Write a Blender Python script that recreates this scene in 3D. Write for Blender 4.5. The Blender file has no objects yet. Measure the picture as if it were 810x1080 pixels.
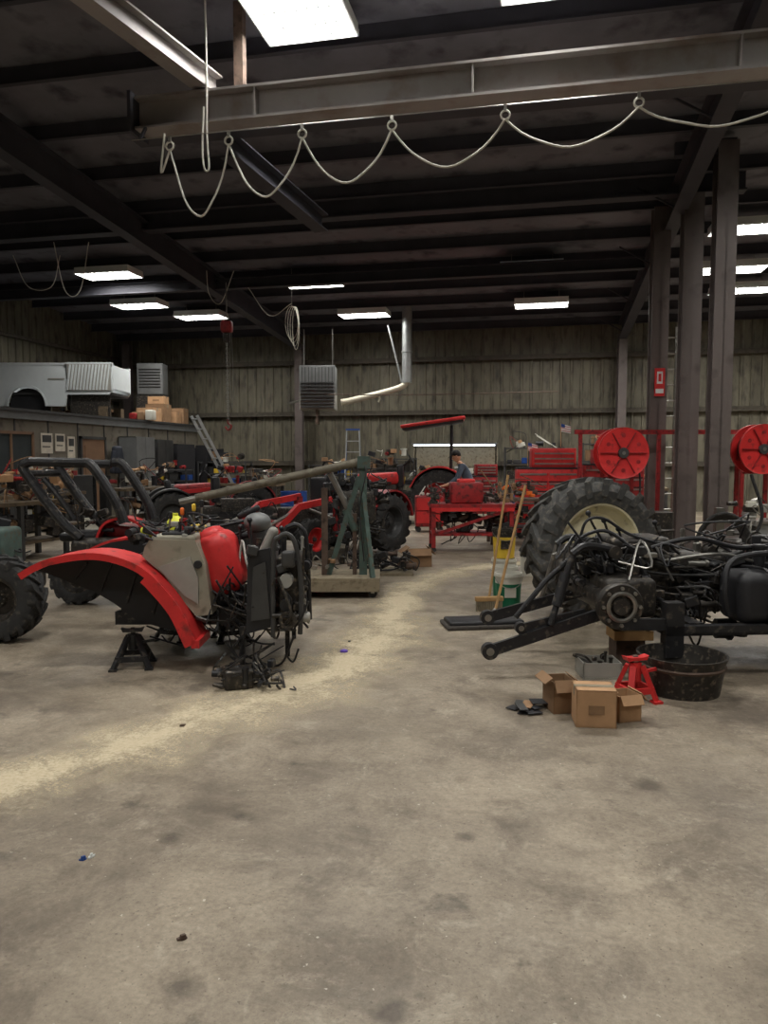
import bpy, math, random
from mathutils import Vector, Matrix, Euler
random.seed(7)
TH=math.radians(12.0); CT,ST=math.cos(TH),math.sin(TH)
EYE=1.6
def F(a,d,h=0.0):
    """site survey frame (right, ahead, up) -> building axes"""
    return Vector((a*CT-d*ST, a*ST+d*CT, h))
def roofz(y): return 5.8+0.07*(24-y)
def srgb(r,g,b):
    f=lambda c:(c/255/12.92) if c/255<=0.04045 else ((c/255+0.055)/1.055)**2.4
    return (f(r),f(g),f(b))
# ---------------------------------------------------------------- materials
MATS={}
def mat(name,rgb,rough=0.6,metal=0.0,var=0.25,scale=5.0,bump=0.0,spec=0.4,dirt=None,dirtamt=0.4,emit=0,stretch=None):
    if name in MATS: return MATS[name]
    m=bpy.data.materials.new(name); m.use_nodes=True
    nt=m.node_tree; N=nt.nodes; L=nt.links
    b=N['Principled BSDF']; b.inputs['Roughness'].default_value=rough; b.inputs['Metallic'].default_value=metal
    b.inputs['Specular IOR Level'].default_value=spec
    c=srgb(*rgb)
    tc=N.new('ShaderNodeTexCoord'); vec=tc.outputs['Object']
    if stretch:
        mp=N.new('ShaderNodeMapping'); mp.inputs['Scale'].default_value=stretch; L.new(vec,mp.inputs['Vector']); vec=mp.outputs['Vector']
    no=N.new('ShaderNodeTexNoise'); no.inputs['Scale'].default_value=scale; no.inputs['Detail'].default_value=6; no.inputs['Roughness'].default_value=0.65
    L.new(vec,no.inputs['Vector'])
    cr=N.new('ShaderNodeValToRGB'); cr.color_ramp.elements[0].position=0.3; cr.color_ramp.elements[1].position=0.7
    cr.color_ramp.elements[0].color=tuple(x*(1-var) for x in c)+(1,)
    cr.color_ramp.elements[1].color=tuple(min(1,x*(1+var)) for x in c)+(1,)
    L.new(no.outputs['Fac'],cr.inputs['Fac'])
    out=cr.outputs['Color']
    if dirt:
        n2=N.new('ShaderNodeTexNoise'); n2.inputs['Scale'].default_value=scale*2.3; n2.inputs['Detail'].default_value=8
        L.new(vec,n2.inputs['Vector'])
        r2=N.new('ShaderNodeValToRGB'); r2.color_ramp.elements[0].position=0.62-dirtamt*0.3; r2.color_ramp.elements[1].position=0.72
        L.new(n2.outputs['Fac'],r2.inputs['Fac'])
        mx=N.new('ShaderNodeMix'); mx.data_type='RGBA'; mx.inputs['B'].default_value=srgb(*dirt)+(1,)
        L.new(r2.outputs['Color'],mx.inputs['Factor']); L.new(out,mx.inputs['A']); out=mx.outputs['Result']
    L.new(out,b.inputs['Base Color'])
    if bump:
        bp=N.new('ShaderNodeBump'); bp.inputs['Strength'].default_value=bump; bp.inputs['Distance'].default_value=0.02
        L.new(no.outputs['Fac'],bp.inputs['Height']); L.new(bp.outputs['Normal'],b.inputs['Normal'])
    if emit:
        b.inputs['Emission Color'].default_value=c+(1,); b.inputs['Emission Strength'].default_value=emit
    MATS[name]=m; return m
RED=mat('red_paint',(200,46,46),0.48,0,0.16,4,dirt=(130,46,42),dirtamt=0.1)
REDW=mat('red_paint_worn',(144,36,38),0.5,0,0.3,6,dirt=(60,32,30),dirtamt=0.35)
BLK=mat('black_steel',(46,46,48),0.42,0.3,0.35,8,dirt=(100,94,86),dirtamt=0.15)
BLKP=mat('black_plastic',(36,36,39),0.5,0,0.2,4)
DARK=mat('dark_grease_metal',(58,55,52),0.45,0.4,0.45,12,dirt=(124,114,100),dirtamt=0.25)
RUB=mat('tyre_rubber',(76,76,75),0.8,0,0.25,9,dirt=(116,110,101),dirtamt=0.35)
RUBN=mat('tyre_rubber_dark',(48,48,48),0.8,0,0.25,9,dirt=(76,72,67),dirtamt=0.25)
CREAM=mat('cream_rim_paint',(232,224,190),0.5,0,0.1,5,dirt=(165,150,118),dirtamt=0.1)
GREY=mat('grey_paint',(112,114,114),0.5,0.1,0.15,4)
LGREY=mat('light_grey_plastic',(146,144,137),0.55,0,0.12,4)
DGREY=mat('dark_grey_paint',(66,66,66),0.5,0.2,0.2,5)
STEEL=mat('bare_steel',(150,148,142),0.35,0.8,0.25,8)
GALV=mat('galvanised_steel',(165,168,168),0.4,0.6,0.15,7)
BEIGE=mat('beige_plastic',(144,139,124),0.55,0,0.12,4,dirt=(104,98,84),dirtamt=0.15)
YEL=mat('safety_yellow',(226,228,70),0.5,0,0.08,4)
YELO=mat('yellow_plastic',(220,184,60),0.5,0,0.1,4)
GREEN=mat('green_plastic',(24,110,78),0.45,0,0.1,4)
TEAL=mat('teal_worn_paint',(76,94,88),0.6,0.2,0.25,8,dirt=(90,75,60),dirtamt=0.3)
BLUE=mat('blue_paint',(36,74,146),0.45,0,0.12,4)
WHITE=mat('white_paint',(222,226,224),0.45,0,0.05,4)
TRUCKW=mat('truck_white_paint',(206,212,214),0.35,0,0.06,3)
OFFW=mat('offwhite_plastic',(205,203,192),0.5,0,0.1,4)
CARD=mat('cardboard',(178,140,104),0.85,0,0.12,8)
CARDD=mat('cardboard_dark',(138,108,80),0.85,0,0.15,8)
WOOD=mat('wood_handle',(176,140,94),0.7,0,0.15,12)
BENCHW=mat('greasy_bench_top',(96,82,64),0.7,0,0.25,5,dirt=(54,46,40),dirtamt=0.3)
PLY=mat('dusty_plywood',(136,125,104),0.8,0,0.15,6,dirt=(94,82,64),dirtamt=0.3)
RUST=mat('rusty_brown_steel',(96,80,70),0.7,0.3,0.3,6,dirt=(60,48,42),dirtamt=0.3)
GIRT=mat('girt_painted_steel',(84,78,68),0.7,0.1,0.25,4,dirt=(62,56,50),dirtamt=0.3)
COLM=mat('column_paint',(106,97,94),0.45,0.2,0.12,1.2,dirt=(82,74,71),dirtamt=0.25)
BEAMG=mat('crane_beam_grey',(152,147,145),0.45,0.2,0.1,1.2,dirt=(130,117,110),dirtamt=0.35)
BEAMD=mat('beam_dark',(66,66,73),0.6,0.2,0.2,1.5)
BROWN=mat('brown_door_paint',(118,90,68),0.6,0,0.15,4)
PAPER=mat('paper',(200,192,176),0.8,0,0.15,10)
GLASS=mat('window_dark_glass',(60,66,68),0.15,0,0.1,3)
ORNG=mat('orange_plastic',(226,110,40),0.5,0,0.1,4)
ROPE=mat('white_cable',(204,202,192),0.6,0,0.08,5)
PIPE=mat('tan_duct',(190,184,166),0.5,0.2,0.15,5)
SKIN=mat('skin',(186,136,108),0.55,0,0.08,12)
SHIRT=mat('work_shirt',(74,84,98),0.85,0,0.15,12)
PANTS=mat('work_trousers',(40,44,54),0.85,0,0.15,12)
HAIR=mat('dark_hair_cap',(34,28,26),0.8,0,0.15,30)
LAMPON=mat('fluorescent_tube',(236,246,255),0.4,emit=4)
# ---------------------------------------------------------------- mesh builder
def catmull(pts,k=6):
    P=[Vector(p) for p in pts]
    if len(P)<3: return P
    P=[P[0]*2-P[1]]+P+[P[-1]*2-P[-2]]; out=[]
    for i in range(1,len(P)-2):
        a,b,c,d=P[i-1],P[i],P[i+1],P[i+2]
        for j in range(k):
            t=j/k
            out.append(0.5*((2*b)+(c-a)*t+(2*a-5*b+4*c-d)*t*t+(3*b-a-3*c+d)*t**3))
    out.append(P[-2]); return out
class MB:
    def __init__(s): s.v=[];s.f=[];s.m=[];s.mats=[];s.M=Matrix()
    def add(s,vs,fs,mt):
        if mt not in s.mats: s.mats.append(mt)
        k=s.mats.index(mt); b=len(s.v)
        s.v+= [s.M@Vector(v) for v in vs]
        for f in fs: s.f.append([b+i for i in f]); s.m.append(k)
    def box(s,c,z,mt,rot=(0,0,0),taper=1.0):
        R=Euler([math.radians(r) for r in rot]).to_matrix(); c=Vector(c); vs=[]
        for dz in(-.5,.5):
            t=taper if dz>0 else 1
            for dx,dy in((-.5,-.5),(.5,-.5),(.5,.5),(-.5,.5)):
                vs.append(c+R@Vector((dx*z[0]*t,dy*z[1]*t,dz*z[2])))
        s.add(vs,[(0,3,2,1),(4,5,6,7),(0,1,5,4),(1,2,6,5),(2,3,7,6),(3,0,4,7)],mt)
    def bx(s,x0,x1,y0,y1,z0,z1,mt): s.box(((x0+x1)/2,(y0+y1)/2,(z0+z1)/2),(x1-x0,y1-y0,z1-z0),mt)
    def rbox(s,c,z,mt,r=0.03,rot=(0,0,0),seg=3):
        import bmesh
        bm=bmesh.new(); bmesh.ops.create_cube(bm,size=1)
        for v in bm.verts: v.co=Vector((v.co.x*z[0],v.co.y*z[1],v.co.z*z[2]))
        bmesh.ops.bevel(bm,geom=bm.edges[:],offset=min(r,min(z)*0.45),segments=seg,affect='EDGES',profile=0.5)
        R=Euler([math.radians(q) for q in rot]).to_matrix(); c=Vector(c)
        bm.verts.index_update()
        s.add([c+R@v.co for v in bm.verts],[[v.index for v in f.verts] for f in bm.faces],mt); bm.free()
    def beam(s,p1,p2,w,h,mt,up=(0,0,1)):
        p1=Vector(p1);p2=Vector(p2);t=(p2-p1).normalized();u=Vector(up)
        if abs(t.dot(u))>0.98: u=Vector((0,1,0))
        x=t.cross(u).normalized(); y=x.cross(t).normalized(); vs=[]
        for p in(p1,p2):
            for i,j in((-1,-1),(1,-1),(1,1),(-1,1)): vs.append(p+x*(w/2*i)+y*(h/2*j))
        s.add(vs,[(0,3,2,1),(4,5,6,7),(0,1,5,4),(1,2,6,5),(2,3,7,6),(3,0,4,7)],mt)
    def ibeam(s,p1,p2,w,h,mt,t=0.02,mtf=None):
        p1=Vector(p1);p2=Vector(p2);tt=(p2-p1).normalized();x=tt.cross(Vector((0,0,1))).normalized();u=x.cross(tt)
        s.beam(p1,p2,t,h-2*t,mt)
        for k in(1,-1):
            o=u*(k*(h/2-t/2)); s.beam(p1+o,p2+o,w,t,mtf or mt)
    def tube(s,pts,r,mt,n=8,smooth=0,closed=False):
        P=catmull(pts,smooth) if smooth else [Vector(p) for p in pts]
        T=[(P[min(i+1,len(P)-1)]-P[max(i-1,0)]).normalized() for i in range(len(P))]
        u=Vector((0,0,1)) if abs(T[0].z)<0.9 else Vector((1,0,0))
        x=T[0].cross(u).normalized(); vs=[];fs=[]
        for i,p in enumerate(P):
            x=(x-T[i]*x.dot(T[i]))
            x=x.normalized() if x.length>1e-6 else T[i].orthogonal().normalized()
            y=T[i].cross(x); rr=r[i] if isinstance(r,(list,tuple)) else r
            for k in range(n):
                a=2*math.pi*k/n; vs.append(p+x*(math.cos(a)*rr)+y*(math.sin(a)*rr))
        for i in range(len(P)-1):
            for k in range(n):
                fs.append((i*n+k,i*n+(k+1)%n,(i+1)*n+(k+1)%n,(i+1)*n+k))
        fs.append(list(range(n))[::-1]); fs.append([(len(P)-1)*n+k for k in range(n)])
        s.add(vs,fs,mt)
    def cyl(s,p1,p2,r,mt,r2=None,n=18):
        s.tube([p1,p2],[r,r if r2 is None else r2],mt,n)
    def lathe(s,prof,mt,c=(0,0,0),axis=(0,0,1),n=28,closed=False):
        Q=Vector(axis).normalized().to_track_quat('Z','Y').to_matrix(); c=Vector(c); vs=[];fs=[];m=len(prof)
        for i in range(n):
            a=2*math.pi*i/n
            for r,z in prof: vs.append(c+Q@Vector((r*math.cos(a),r*math.sin(a),z)))
        for i in range(n):
            j=(i+1)%n
            for k in range(m if closed else m-1):
                k2=(k+1)%m; fs.append((i*m+k,j*m+k,j*m+k2,i*m+k2))
        s.add(vs,fs,mt)
    def prism(s,poly,y0,y1,mt,plane='xz'):
        n=len(poly); vs=[]
        for y in(y0,y1):
            for a,b in poly:
                vs.append((a,y,b) if plane=='xz' else ((y,a,b) if plane=='yz' else (a,b,y)))
        fs=[list(range(n)),[n+i for i in range(n)][::-1]]+[(i,(i+1)%n,n+(i+1)%n,n+i) for i in range(n)]
        s.add(vs,fs,mt)
    def strip(s,pts,y0,y1,t,mt,smooth=4):
        P=[Vector((p[0],0,p[1])) for p in pts]; P=catmull(P,smooth)
        out=[];inn=[]
        for i,p in enumerate(P):
            T=(P[min(i+1,len(P)-1)]-P[max(i-1,0)]).normalized(); nrm=Vector((T.z,0,-T.x))
            out.append(p);inn.append(p+nrm*t)
        n=len(P);vs=[]
        for y in(y0,y1):
            vs+=[(p.x,y,p.z) for p in out]+[(p.x,y,p.z) for p in inn]
        fs=[]
        for i in range(n-1):
            fs+=[(i,i+1,2*n+i+1,2*n+i),(n+i,3*n+i,3*n+i+1,n+i+1),(i,n+i,n+i+1,i+1),(2*n+i,2*n+i+1,3*n+i+1,3*n+i)]
        fs+=[(0,2*n,3*n,n),(n-1,2*n-1,4*n-1,3*n-1)]
        s.add(vs,fs,mt)
    def ball(s,c,r,mt,n=16,m=10,rot=(0,0,0)):
        if not isinstance(r,(tuple,list)): r=(r,r,r)
        R=Euler([math.radians(q) for q in rot]).to_matrix(); c=Vector(c)
        vs=[c+R@Vector((0,0,r[2]))]
        for i in range(1,m):
            ph=math.pi*i/m
            for k in range(n):
                a=2*math.pi*k/n; vs.append(c+R@Vector((r[0]*math.sin(ph)*math.cos(a),r[1]*math.sin(ph)*math.sin(a),r[2]*math.cos(ph))))
        vs.append(c+R@Vector((0,0,-r[2]))); fs=[]
        for k in range(n): fs.append((0,1+k,1+(k+1)%n))
        for i in range(m-2):
            for k in range(n): fs.append((1+i*n+k,1+(i+1)*n+k,1+(i+1)*n+(k+1)%n,1+i*n+(k+1)%n))
        b=1+(m-2)*n
        for k in range(n): fs.append((b+k,len(vs)-1,b+(k+1)%n))
        s.add(vs,fs,mt)
    def wheel(s,c,axis,R,rr,w,tm,rm,n=18,lug=0.04,seg=40,dish=0.3):
        h=w/2
        prof=[(rr,-h*.78),(rr+.015,-h*.9),((R+rr)/2,-h),(R-lug*1.8,-h*.93),(R-lug,-h*.75),(R-lug*.8,0),(R-lug,h*.75),(R-lug*1.8,h*.93),((R+rr)/2,h),(rr+.015,h*.9),(rr,h*.78)]
        s.lathe(prof,tm,c,axis,seg,True)
        Q=Vector(axis).normalized().to_track_quat('Z','Y').to_matrix(); C=Vector(c)
        pt=lambda r,a,z: C+Q@Vector((r*math.cos(a),r*math.sin(a),z))
        st=2*math.pi/n; th=st*0.2
        for i in range(n):
            for sd in(1,-1):
                a0=i*st+(st/2 if sd<0 else 0); a1=a0+st*0.85
                vs=[]
                for (a,z,r0,r1) in ((a0,-sd*h*.06,R-lug*1.2,R),(( a0+a1)/2,sd*h*.5,R-lug*1.3,R-lug*.05),(a1,sd*h*.98,R-lug*2.2,R-lug*.35),(a1+st*.1,sd*h*1.02,R-lug*3.4,R-lug*2.2)):
                    vs+=[pt(r0,a-th,z),pt(r0,a+th,z),pt(r1,a+th*.75,z),pt(r1,a-th*.75,z)]
                fs=[(0,1,2,3),(12,15,14,13)]
                for k in range(3):
                    b=k*4
                    for q in range(4): fs.append((b+q,b+(q+1)%4,b+4+(q+1)%4,b+4+q))
                s.add(vs,fs,tm)
        s.lathe([(rr+.012,-h*.86),(rr-.01,-h*.84),(rr-.03,-h*.55),(rr-.05,0),(rr-.03,h*.55),(rr-.01,h*.84),(rr+.012,h*.86)],rm,c,axis,seg)
        s.lathe([(0.001,h*dish),(rr*.34,h*dish),(rr*.42,h*(dish-.12)),(rr*.78,h*(dish-.2)),(rr-.03,h*(dish+.12)),(rr-.03,h*(dish+.02)),(rr*.75,h*(dish-.3)),(rr*.3,h*(dish-.15)),(0.001,h*(dish-.15))],rm,c,axis,seg)
        s.lathe([(0.001,h*(dish+.3)),(rr*.15,h*(dish+.28)),(rr*.2,h*(dish+.02))],DGREY,c,axis,16)
        for k in range(8):
            a=k*math.pi/4; s.cyl(pt(rr*.29,a,h*dish),pt(rr*.29,a,h*(dish+.1)),rr*.03,STEEL,n=6)
    def mess(s,lo,hi,n,mts,seed=0,sz=(.04,.16)):
        rd=random.Random(seed)
        for i in range(n):
            c=[rd.uniform(lo[k],hi[k]) for k in range(3)]; q=rd.random(); m=rd.choice(mts)
            a=rd.uniform(*sz);b=rd.uniform(*sz)*.7;cc=rd.uniform(*sz)*.7
            if q<.4: s.rbox(c,(a,b,cc),m,.008,(0,rd.choice((0,0,15,-20)),rd.choice((0,20,-15))),1)
            elif q<.75:
                ax=rd.choice((Vector((1,0,0)),Vector((0,1,0)),Vector((0,0,1))))
                C=Vector(c); s.cyl(C-ax*a*.6,C+ax*a*.6,b*.45,m,n=12); s.cyl(C+ax*a*.4,C+ax*a*.55,b*.6,m,n=12)
            else:
                p=Vector(c); s.tube([p]+[p+Vector([rd.uniform(-1,1)*a*2 for _ in range(3)]) for _ in range(3)],.009,m,6,4)
    def wires(s,lo,hi,n,mts,seed=0,r=.007,sag=.15):
        rd=random.Random(seed)
        for i in range(n):
            p=Vector([rd.uniform(lo[k],hi[k]) for k in range(3)]); q=Vector([rd.uniform(lo[k],hi[k]) for k in range(3)])
            m=(p+q)/2+Vector((rd.uniform(-.1,.1),rd.uniform(-.05,.05),-sag*rd.random()))
            m.z=max(m.z,.02); s.tube([p,m,q],r*rd.uniform(.7,1.5),rd.choice(mts),6,7)
    def finish(s,name,loc,rot=0.0,ang=32,bevel=0):
        import bmesh
        me=bpy.data.meshes.new(name); me.from_pydata([tuple(v) for v in s.v],[],s.f)
        for m in s.mats: me.materials.append(m)
        me.polygons.foreach_set('material_index',s.m)
        bm=bmesh.new(); bm.from_mesh(me); bmesh.ops.recalc_face_normals(bm,faces=bm.faces[:]); bm.to_mesh(me); bm.free()
        me.polygons.foreach_set('use_smooth',[True]*len(me.polygons))
        me.set_sharp_from_angle(angle=math.radians(ang)); me.update()
        o=bpy.data.objects.new(name,me); bpy.context.scene.collection.objects.link(o)
        o.location=loc; o.rotation_euler=(0,0,rot)
        return o
    def fin(s,name,a,d,h=0,rot=0,**k): return s.finish(name,F(a,d,h),TH+math.radians(rot),**k)

# ---------------------------------------------------------------- room shell
X0,X1,Y0,Y1=-14.5,9.0,-6.0,24.0
def floor_mat():
    m=bpy.data.materials.new('concrete_floor'); m.use_nodes=True; nt=m.node_tree;N=nt.nodes;L=nt.links
    b=N['Principled BSDF']; tc=N.new('ShaderNodeTexCoord')
    def noise(sc,det=8,ro=.6,off=0,dist=0):
        n=N.new('ShaderNodeTexNoise'); n.inputs['Scale'].default_value=sc;n.inputs['Detail'].default_value=det;n.inputs['Roughness'].default_value=ro; n.inputs['Distortion'].default_value=dist
        if off:
            mp=N.new('ShaderNodeMapping'); mp.inputs['Location'].default_value=(off,off*1.7,0); L.new(tc.outputs['Object'],mp.inputs['Vector']); L.new(mp.outputs['Vector'],n.inputs['Vector'])
        else: L.new(tc.outputs['Object'],n.inputs['Vector'])
        return n.outputs['Fac']
    def ramp(s,p0,p1,c0,c1):
        r=N.new('ShaderNodeValToRGB'); r.color_ramp.elements[0].position=p0;r.color_ramp.elements[1].position=p1
        r.color_ramp.elements[0].color=c0;r.color_ramp.elements[1].color=c1; L.new(s,r.inputs['Fac']); return r.outputs['Color']
    def mix(f,a,bb,mode='MIX'):
        x=N.new('ShaderNodeMix');x.data_type='RGBA';x.blend_type=mode
        for k,vv in(('Factor',f),('A',a),('B',bb)):
            if isinstance(vv,(tuple,float)): x.inputs[k].default_value=vv
            else: L.new(vv,x.inputs[k])
        return x.outputs['Result']
    g4=lambda v:(v,v,v,1)
    c=ramp(noise(.5,10,.66),.36,.64,srgb(128,117,102)+(1,),srgb(176,163,143)+(1,))
    c=mix(ramp(noise(2.0,14,.78,3,.4),.47,.62,g4(0),g4(.8)),c,srgb(112,101,87)+(1,))
    c=mix(ramp(noise(4.5,14,.8,8,.6),.53,.66,g4(0),g4(.6)),c,srgb(186,175,156)+(1,))
    c=mix(1.0,c,ramp(noise(42,10,.8),.34,.66,g4(.66),g4(1.1)),'MULTIPLY')
    c=mix(ramp(noise(60,3,.5,5),.66,.7,g4(0),g4(.7)),c,srgb(88,78,66)+(1,))
    c=mix(ramp(noise(34,3,.5,15),.71,.74,g4(0),g4(.7)),c,srgb(210,202,186)+(1,))
    c=mix(ramp(noise(.8,9,.66,11,.5),.52,.66,g4(0),g4(.7)),c,srgb(86,76,65)+(1,))
    c=mix(ramp(noise(2.2,6,.65,21),.62,.69,g4(0),g4(.65)),c,srgb(66,58,50)+(1,))
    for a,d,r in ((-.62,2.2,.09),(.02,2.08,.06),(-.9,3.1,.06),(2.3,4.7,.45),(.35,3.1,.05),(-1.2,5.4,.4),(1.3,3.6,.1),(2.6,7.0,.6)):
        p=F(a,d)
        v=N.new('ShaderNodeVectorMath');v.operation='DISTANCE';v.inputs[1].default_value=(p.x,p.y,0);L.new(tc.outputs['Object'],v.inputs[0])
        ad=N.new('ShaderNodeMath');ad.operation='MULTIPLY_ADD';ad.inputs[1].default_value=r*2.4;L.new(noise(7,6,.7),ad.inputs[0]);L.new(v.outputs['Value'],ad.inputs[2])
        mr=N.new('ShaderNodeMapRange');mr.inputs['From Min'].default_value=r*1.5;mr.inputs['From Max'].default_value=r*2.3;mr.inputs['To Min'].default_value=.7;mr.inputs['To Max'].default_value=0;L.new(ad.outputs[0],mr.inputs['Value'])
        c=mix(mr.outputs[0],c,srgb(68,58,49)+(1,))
    L.new(c,b.inputs['Base Color'])
    L.new(ramp(noise(1.7),.3,.7,g4(.36),g4(.66)),b.inputs['Roughness']); b.inputs['Specular IOR Level'].default_value=.4
    bp=N.new('ShaderNodeBump');bp.inputs['Strength'].default_value=.25;bp.inputs['Distance'].default_value=.01;L.new(noise(25,8),bp.inputs['Height']);L.new(bp.outputs['Normal'],b.inputs['Normal'])
    return m
FLOORM=floor_mat()
WALLM=mat('insulated_metal_wall',(106,101,86),0.55,0.1,0.3,1.6,bump=.2,dirt=(58,54,48),dirtamt=0.4,stretch=(1.6,1.6,.5))
ROOFM=mat('roof_insulation',(110,110,118),0.8,0,0.2,1.0,dirt=(66,66,73),dirtamt=0.3)
g=MB(); g.bx(X0,X1,Y0,Y1,-.1,0,FLOORM); g.finish('floor',(0,0,0))
g=MB()
vs=[];ys=[Y0,Y1]
for y in ys:
    for x in (X0-.1,X1+.1): vs.append((x,y,roofz(y)))
for y in ys:
    for x in (X0-.1,X1+.1): vs.append((x,y,roofz(y)+.12))
g.add(vs,[(0,1,3,2),(4,6,7,5),(0,4,5,1),(2,3,7,6),(0,2,6,4),(1,5,7,3)],ROOFM); g.finish('ceiling',(0,0,0))
def ribbed(name,L,hf,loc,rot,mt,pitch=.3):
    g=MB(); xs=[0.0];ys=[0.0];x=0
    while x<L-pitch:
        for dx,dy in((.18,0),(.2,-.035),(.26,-.035),(.28,0)): xs.append(x+dx);ys.append(dy)
        x+=pitch
    xs.append(L);ys.append(0); vs=[];fs=[]
    for a,b in zip(xs,ys): vs+=[(a,b,0),(a,b,hf(a)+.02)]
    for i in range(len(xs)-1): fs.append((2*i,2*i+2,2*i+3,2*i+1))
    g.add(vs,fs,mt); n=len(vs); g.add([(0,.08,0),(L,.08,0),(L,.08,hf(L)),(0,.08,hf(0))],[(0,1,2,3)],mt)
    return g.finish(name,loc,math.radians(rot),ang=20)
ribbed('wall_back',X1-X0,lambda a:roofz(24),(X0,Y1,0),0,WALLM)
ribbed('wall_left',Y1-Y0,lambda a:roofz(Y0+a),(X0,Y0,0),90,WALLM)
ribbed('wall_right',Y1-Y0,lambda a:roofz(Y1-a),(X1,Y1,0),-90,WALLM)
ribbed('wall_front',X1-X0,lambda a:roofz(Y0),(X1,Y0,0),180,WALLM)
g=MB()
for z in (1.5,3.1,4.75):
    g.bx(X0+.1,X1-.05,Y1-.2,Y1-.05,z-.09,z+.0,GIRT); g.bx(X0+.1,X1-.05,Y1-.2,Y1-.17,z-.14,z,GIRT)
for z in (3.6,5.0):
    g.bx(X0+.04,X0+.18,Y0+.2,Y1-.2,z-.1,z,GIRT); g.bx(X1-.18,X1-.04,Y0+.2,Y1-.2,z-.1,z,GIRT)
g.finish('trim_1',(0,0,0))
g=MB(); y=Y0+.8
while y<Y1:
    z=roofz(y); g.bx(X0+.1,X1-.1,y-.012,y+.012,z-.24,z-.01,BEAMD); g.bx(X0+.1,X1-.1,y-.07,y+.01,z-.25,z-.235,BEAMD); y+=1.45
g.finish('roof_purlins',(0,0,0))
for x in (-7.8,2.15):
    g=MB(); g.ibeam((x,Y0+.2,roofz(Y0)-.55),(x,Y1-.3,roofz(Y1)-.5),.24,.5,BEAMD,.025)
    for yy in range(-4,24,3): g.beam((x-.7,yy,roofz(yy)-.26),(x,yy,roofz(yy)-.68),.03,.03,BEAMD)
    g.finish('roof_rafter',(0,0,0))
g=MB(); g.ibeam((-14.3,14.0,6.22),(3.2,14.0,6.22),.26,.36,BEAMD,.03); g.finish('roof_girder',(0,0,0))
g=MB(); g.ibeam((-14.3,17.3,5.75),(2.0,17.3,5.75),.2,.26,BEAMD,.025); g.finish('roof_girder',(0,0,0))
def column(x,y,h,w=.3,mt=COLM,dd=.3):
    g=MB()
    g.bx(-w/2,w/2,-dd/2,-dd/2+.03,0.02,h,mt); g.bx(-w/2,w/2,dd/2-.03,dd/2,0.02,h,mt); g.bx(-.012,.012,-dd/2,dd/2,.02,h,mt)
    g.bx(-w*.8,w*.8,-dd*.8,dd*.8,0,.025,mt)
    for i in(-1,1):
        for j in(-1,1): g.cyl((i*w*.65,j*dd*.65,.02),(i*w*.65,j*dd*.65,.06),.018,STEEL,n=6)
    return g.finish('steel_column',(x,y,0),TH*.6)
for x in(-7.8,2.15): column(x,23.55,5.25,.24)
column(-13.9,23.6,5.4,.24)
column(1.98,14.8,6.1,.3,dd=.24); column(2.36,13.9,6.02,.32,dd=.24); column(2.66,12.9,6.45,.31,dd=.24)
column(7.6,8.3,6.7,.3)
g=MB(); g.bx(1.9,2.8,12.85,12.95,6.3,6.5,BEAMD); g.finish('column_cap_beam',(0,0,0))
g=MB(); g.ibeam((-4.65,8.3,5.53),(8.6,8.3,5.53),.26,.36,BEAMG,.028)
g.bx(-4.7,-4.66,8.1,8.5,5.3,5.75,BEAMD)
for x in(-3.2,-.8,1.8,4.5): g.bx(x-.01,x+.01,8.18,8.42,5.38,5.69,BEAMG)
g.finish('crane_beam',(0,0,0))
g=MB(); g.ibeam((-4.9,8.66,5.56),(8.6,8.66,5.56),.2,.34,BEAMD,.02); g.finish('crane_beam',(0,0,0))
g=MB(); pA=F(-1.95,9.1,5.86);pB=F(-3.9,4.4,5.86)
g.ibeam(pA,pB,.2,.24,BEAMG,.02); g.finish('monorail_beam',(0,0,0))
g=MB(); g.ibeam(F(-1.85,9.3,5.3),F(-.95,11.8,5.15),.22,.26,BEAMD,.02); g.finish('monorail_beam',(0,0,0))
g=MB(); p=F(-1.68,9.0); g.box((0,0,6.3),(.11,.11,1.0),RUST); g.box((0,0,5.78),(.2,.18,.02),RUST); g.finish('beam_hanger',(p.x,8.55,0),0)
# festoon
g=MB(); xs=[-4.14,-3.44,-2.60,-1.62,-.45,.84,2.32,4.0,5.8]; sg=[.74,.58,.5,.42,.32,.24,.2,.2]
zc=5.08; yf=8.02
for i in range(len(xs)-1):
    a,b=xs[i],xs[i+1]; pts=[]
    for k in range(17):
        t=k/16; pts.append((a+(b-a)*t,yf+.02*math.sin(k),zc-.06-sg[i]*4*t*(1-t)))
    g.tube(pts,.012,ROPE,8)
for x in xs:
    g.tube([(x+.045*math.cos(q*math.pi/6),yf,zc-.02+.045*math.sin(q*math.pi/6)) for q in range(13)],.012,ROPE,6)
    g.box((x,yf,zc+.05),(.03,.03,.06),STEEL)
g.tube([(-4.6,yf,zc+.08),(8.5,yf,zc+.08)],.005,STEEL,6)
g.tube([(-4.14,yf,zc-.06),(-4.25,yf,zc-.3),(-4.2,yf,5.2)],.012,ROPE,6,5)
for x in(-4.5,8.4): g.beam((x,yf,zc+.08),(x,8.15,5.34),.03,.03,BEAMD)
g.finish('crane_cable_festoon',(0,0,0))
g=MB(); p=F(-1.98,8.75)
g.tube([(0,0,6.9),(.01,0,6.0),(0,.01,5.2),(.02,0,4.85),(-.03,0,4.83),(-.05,0,5.05),(-.03,0,5.5)],.012,ROPE,6,6); g.finish('hanging_rope',(p.x,p.y,0),TH)
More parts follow.
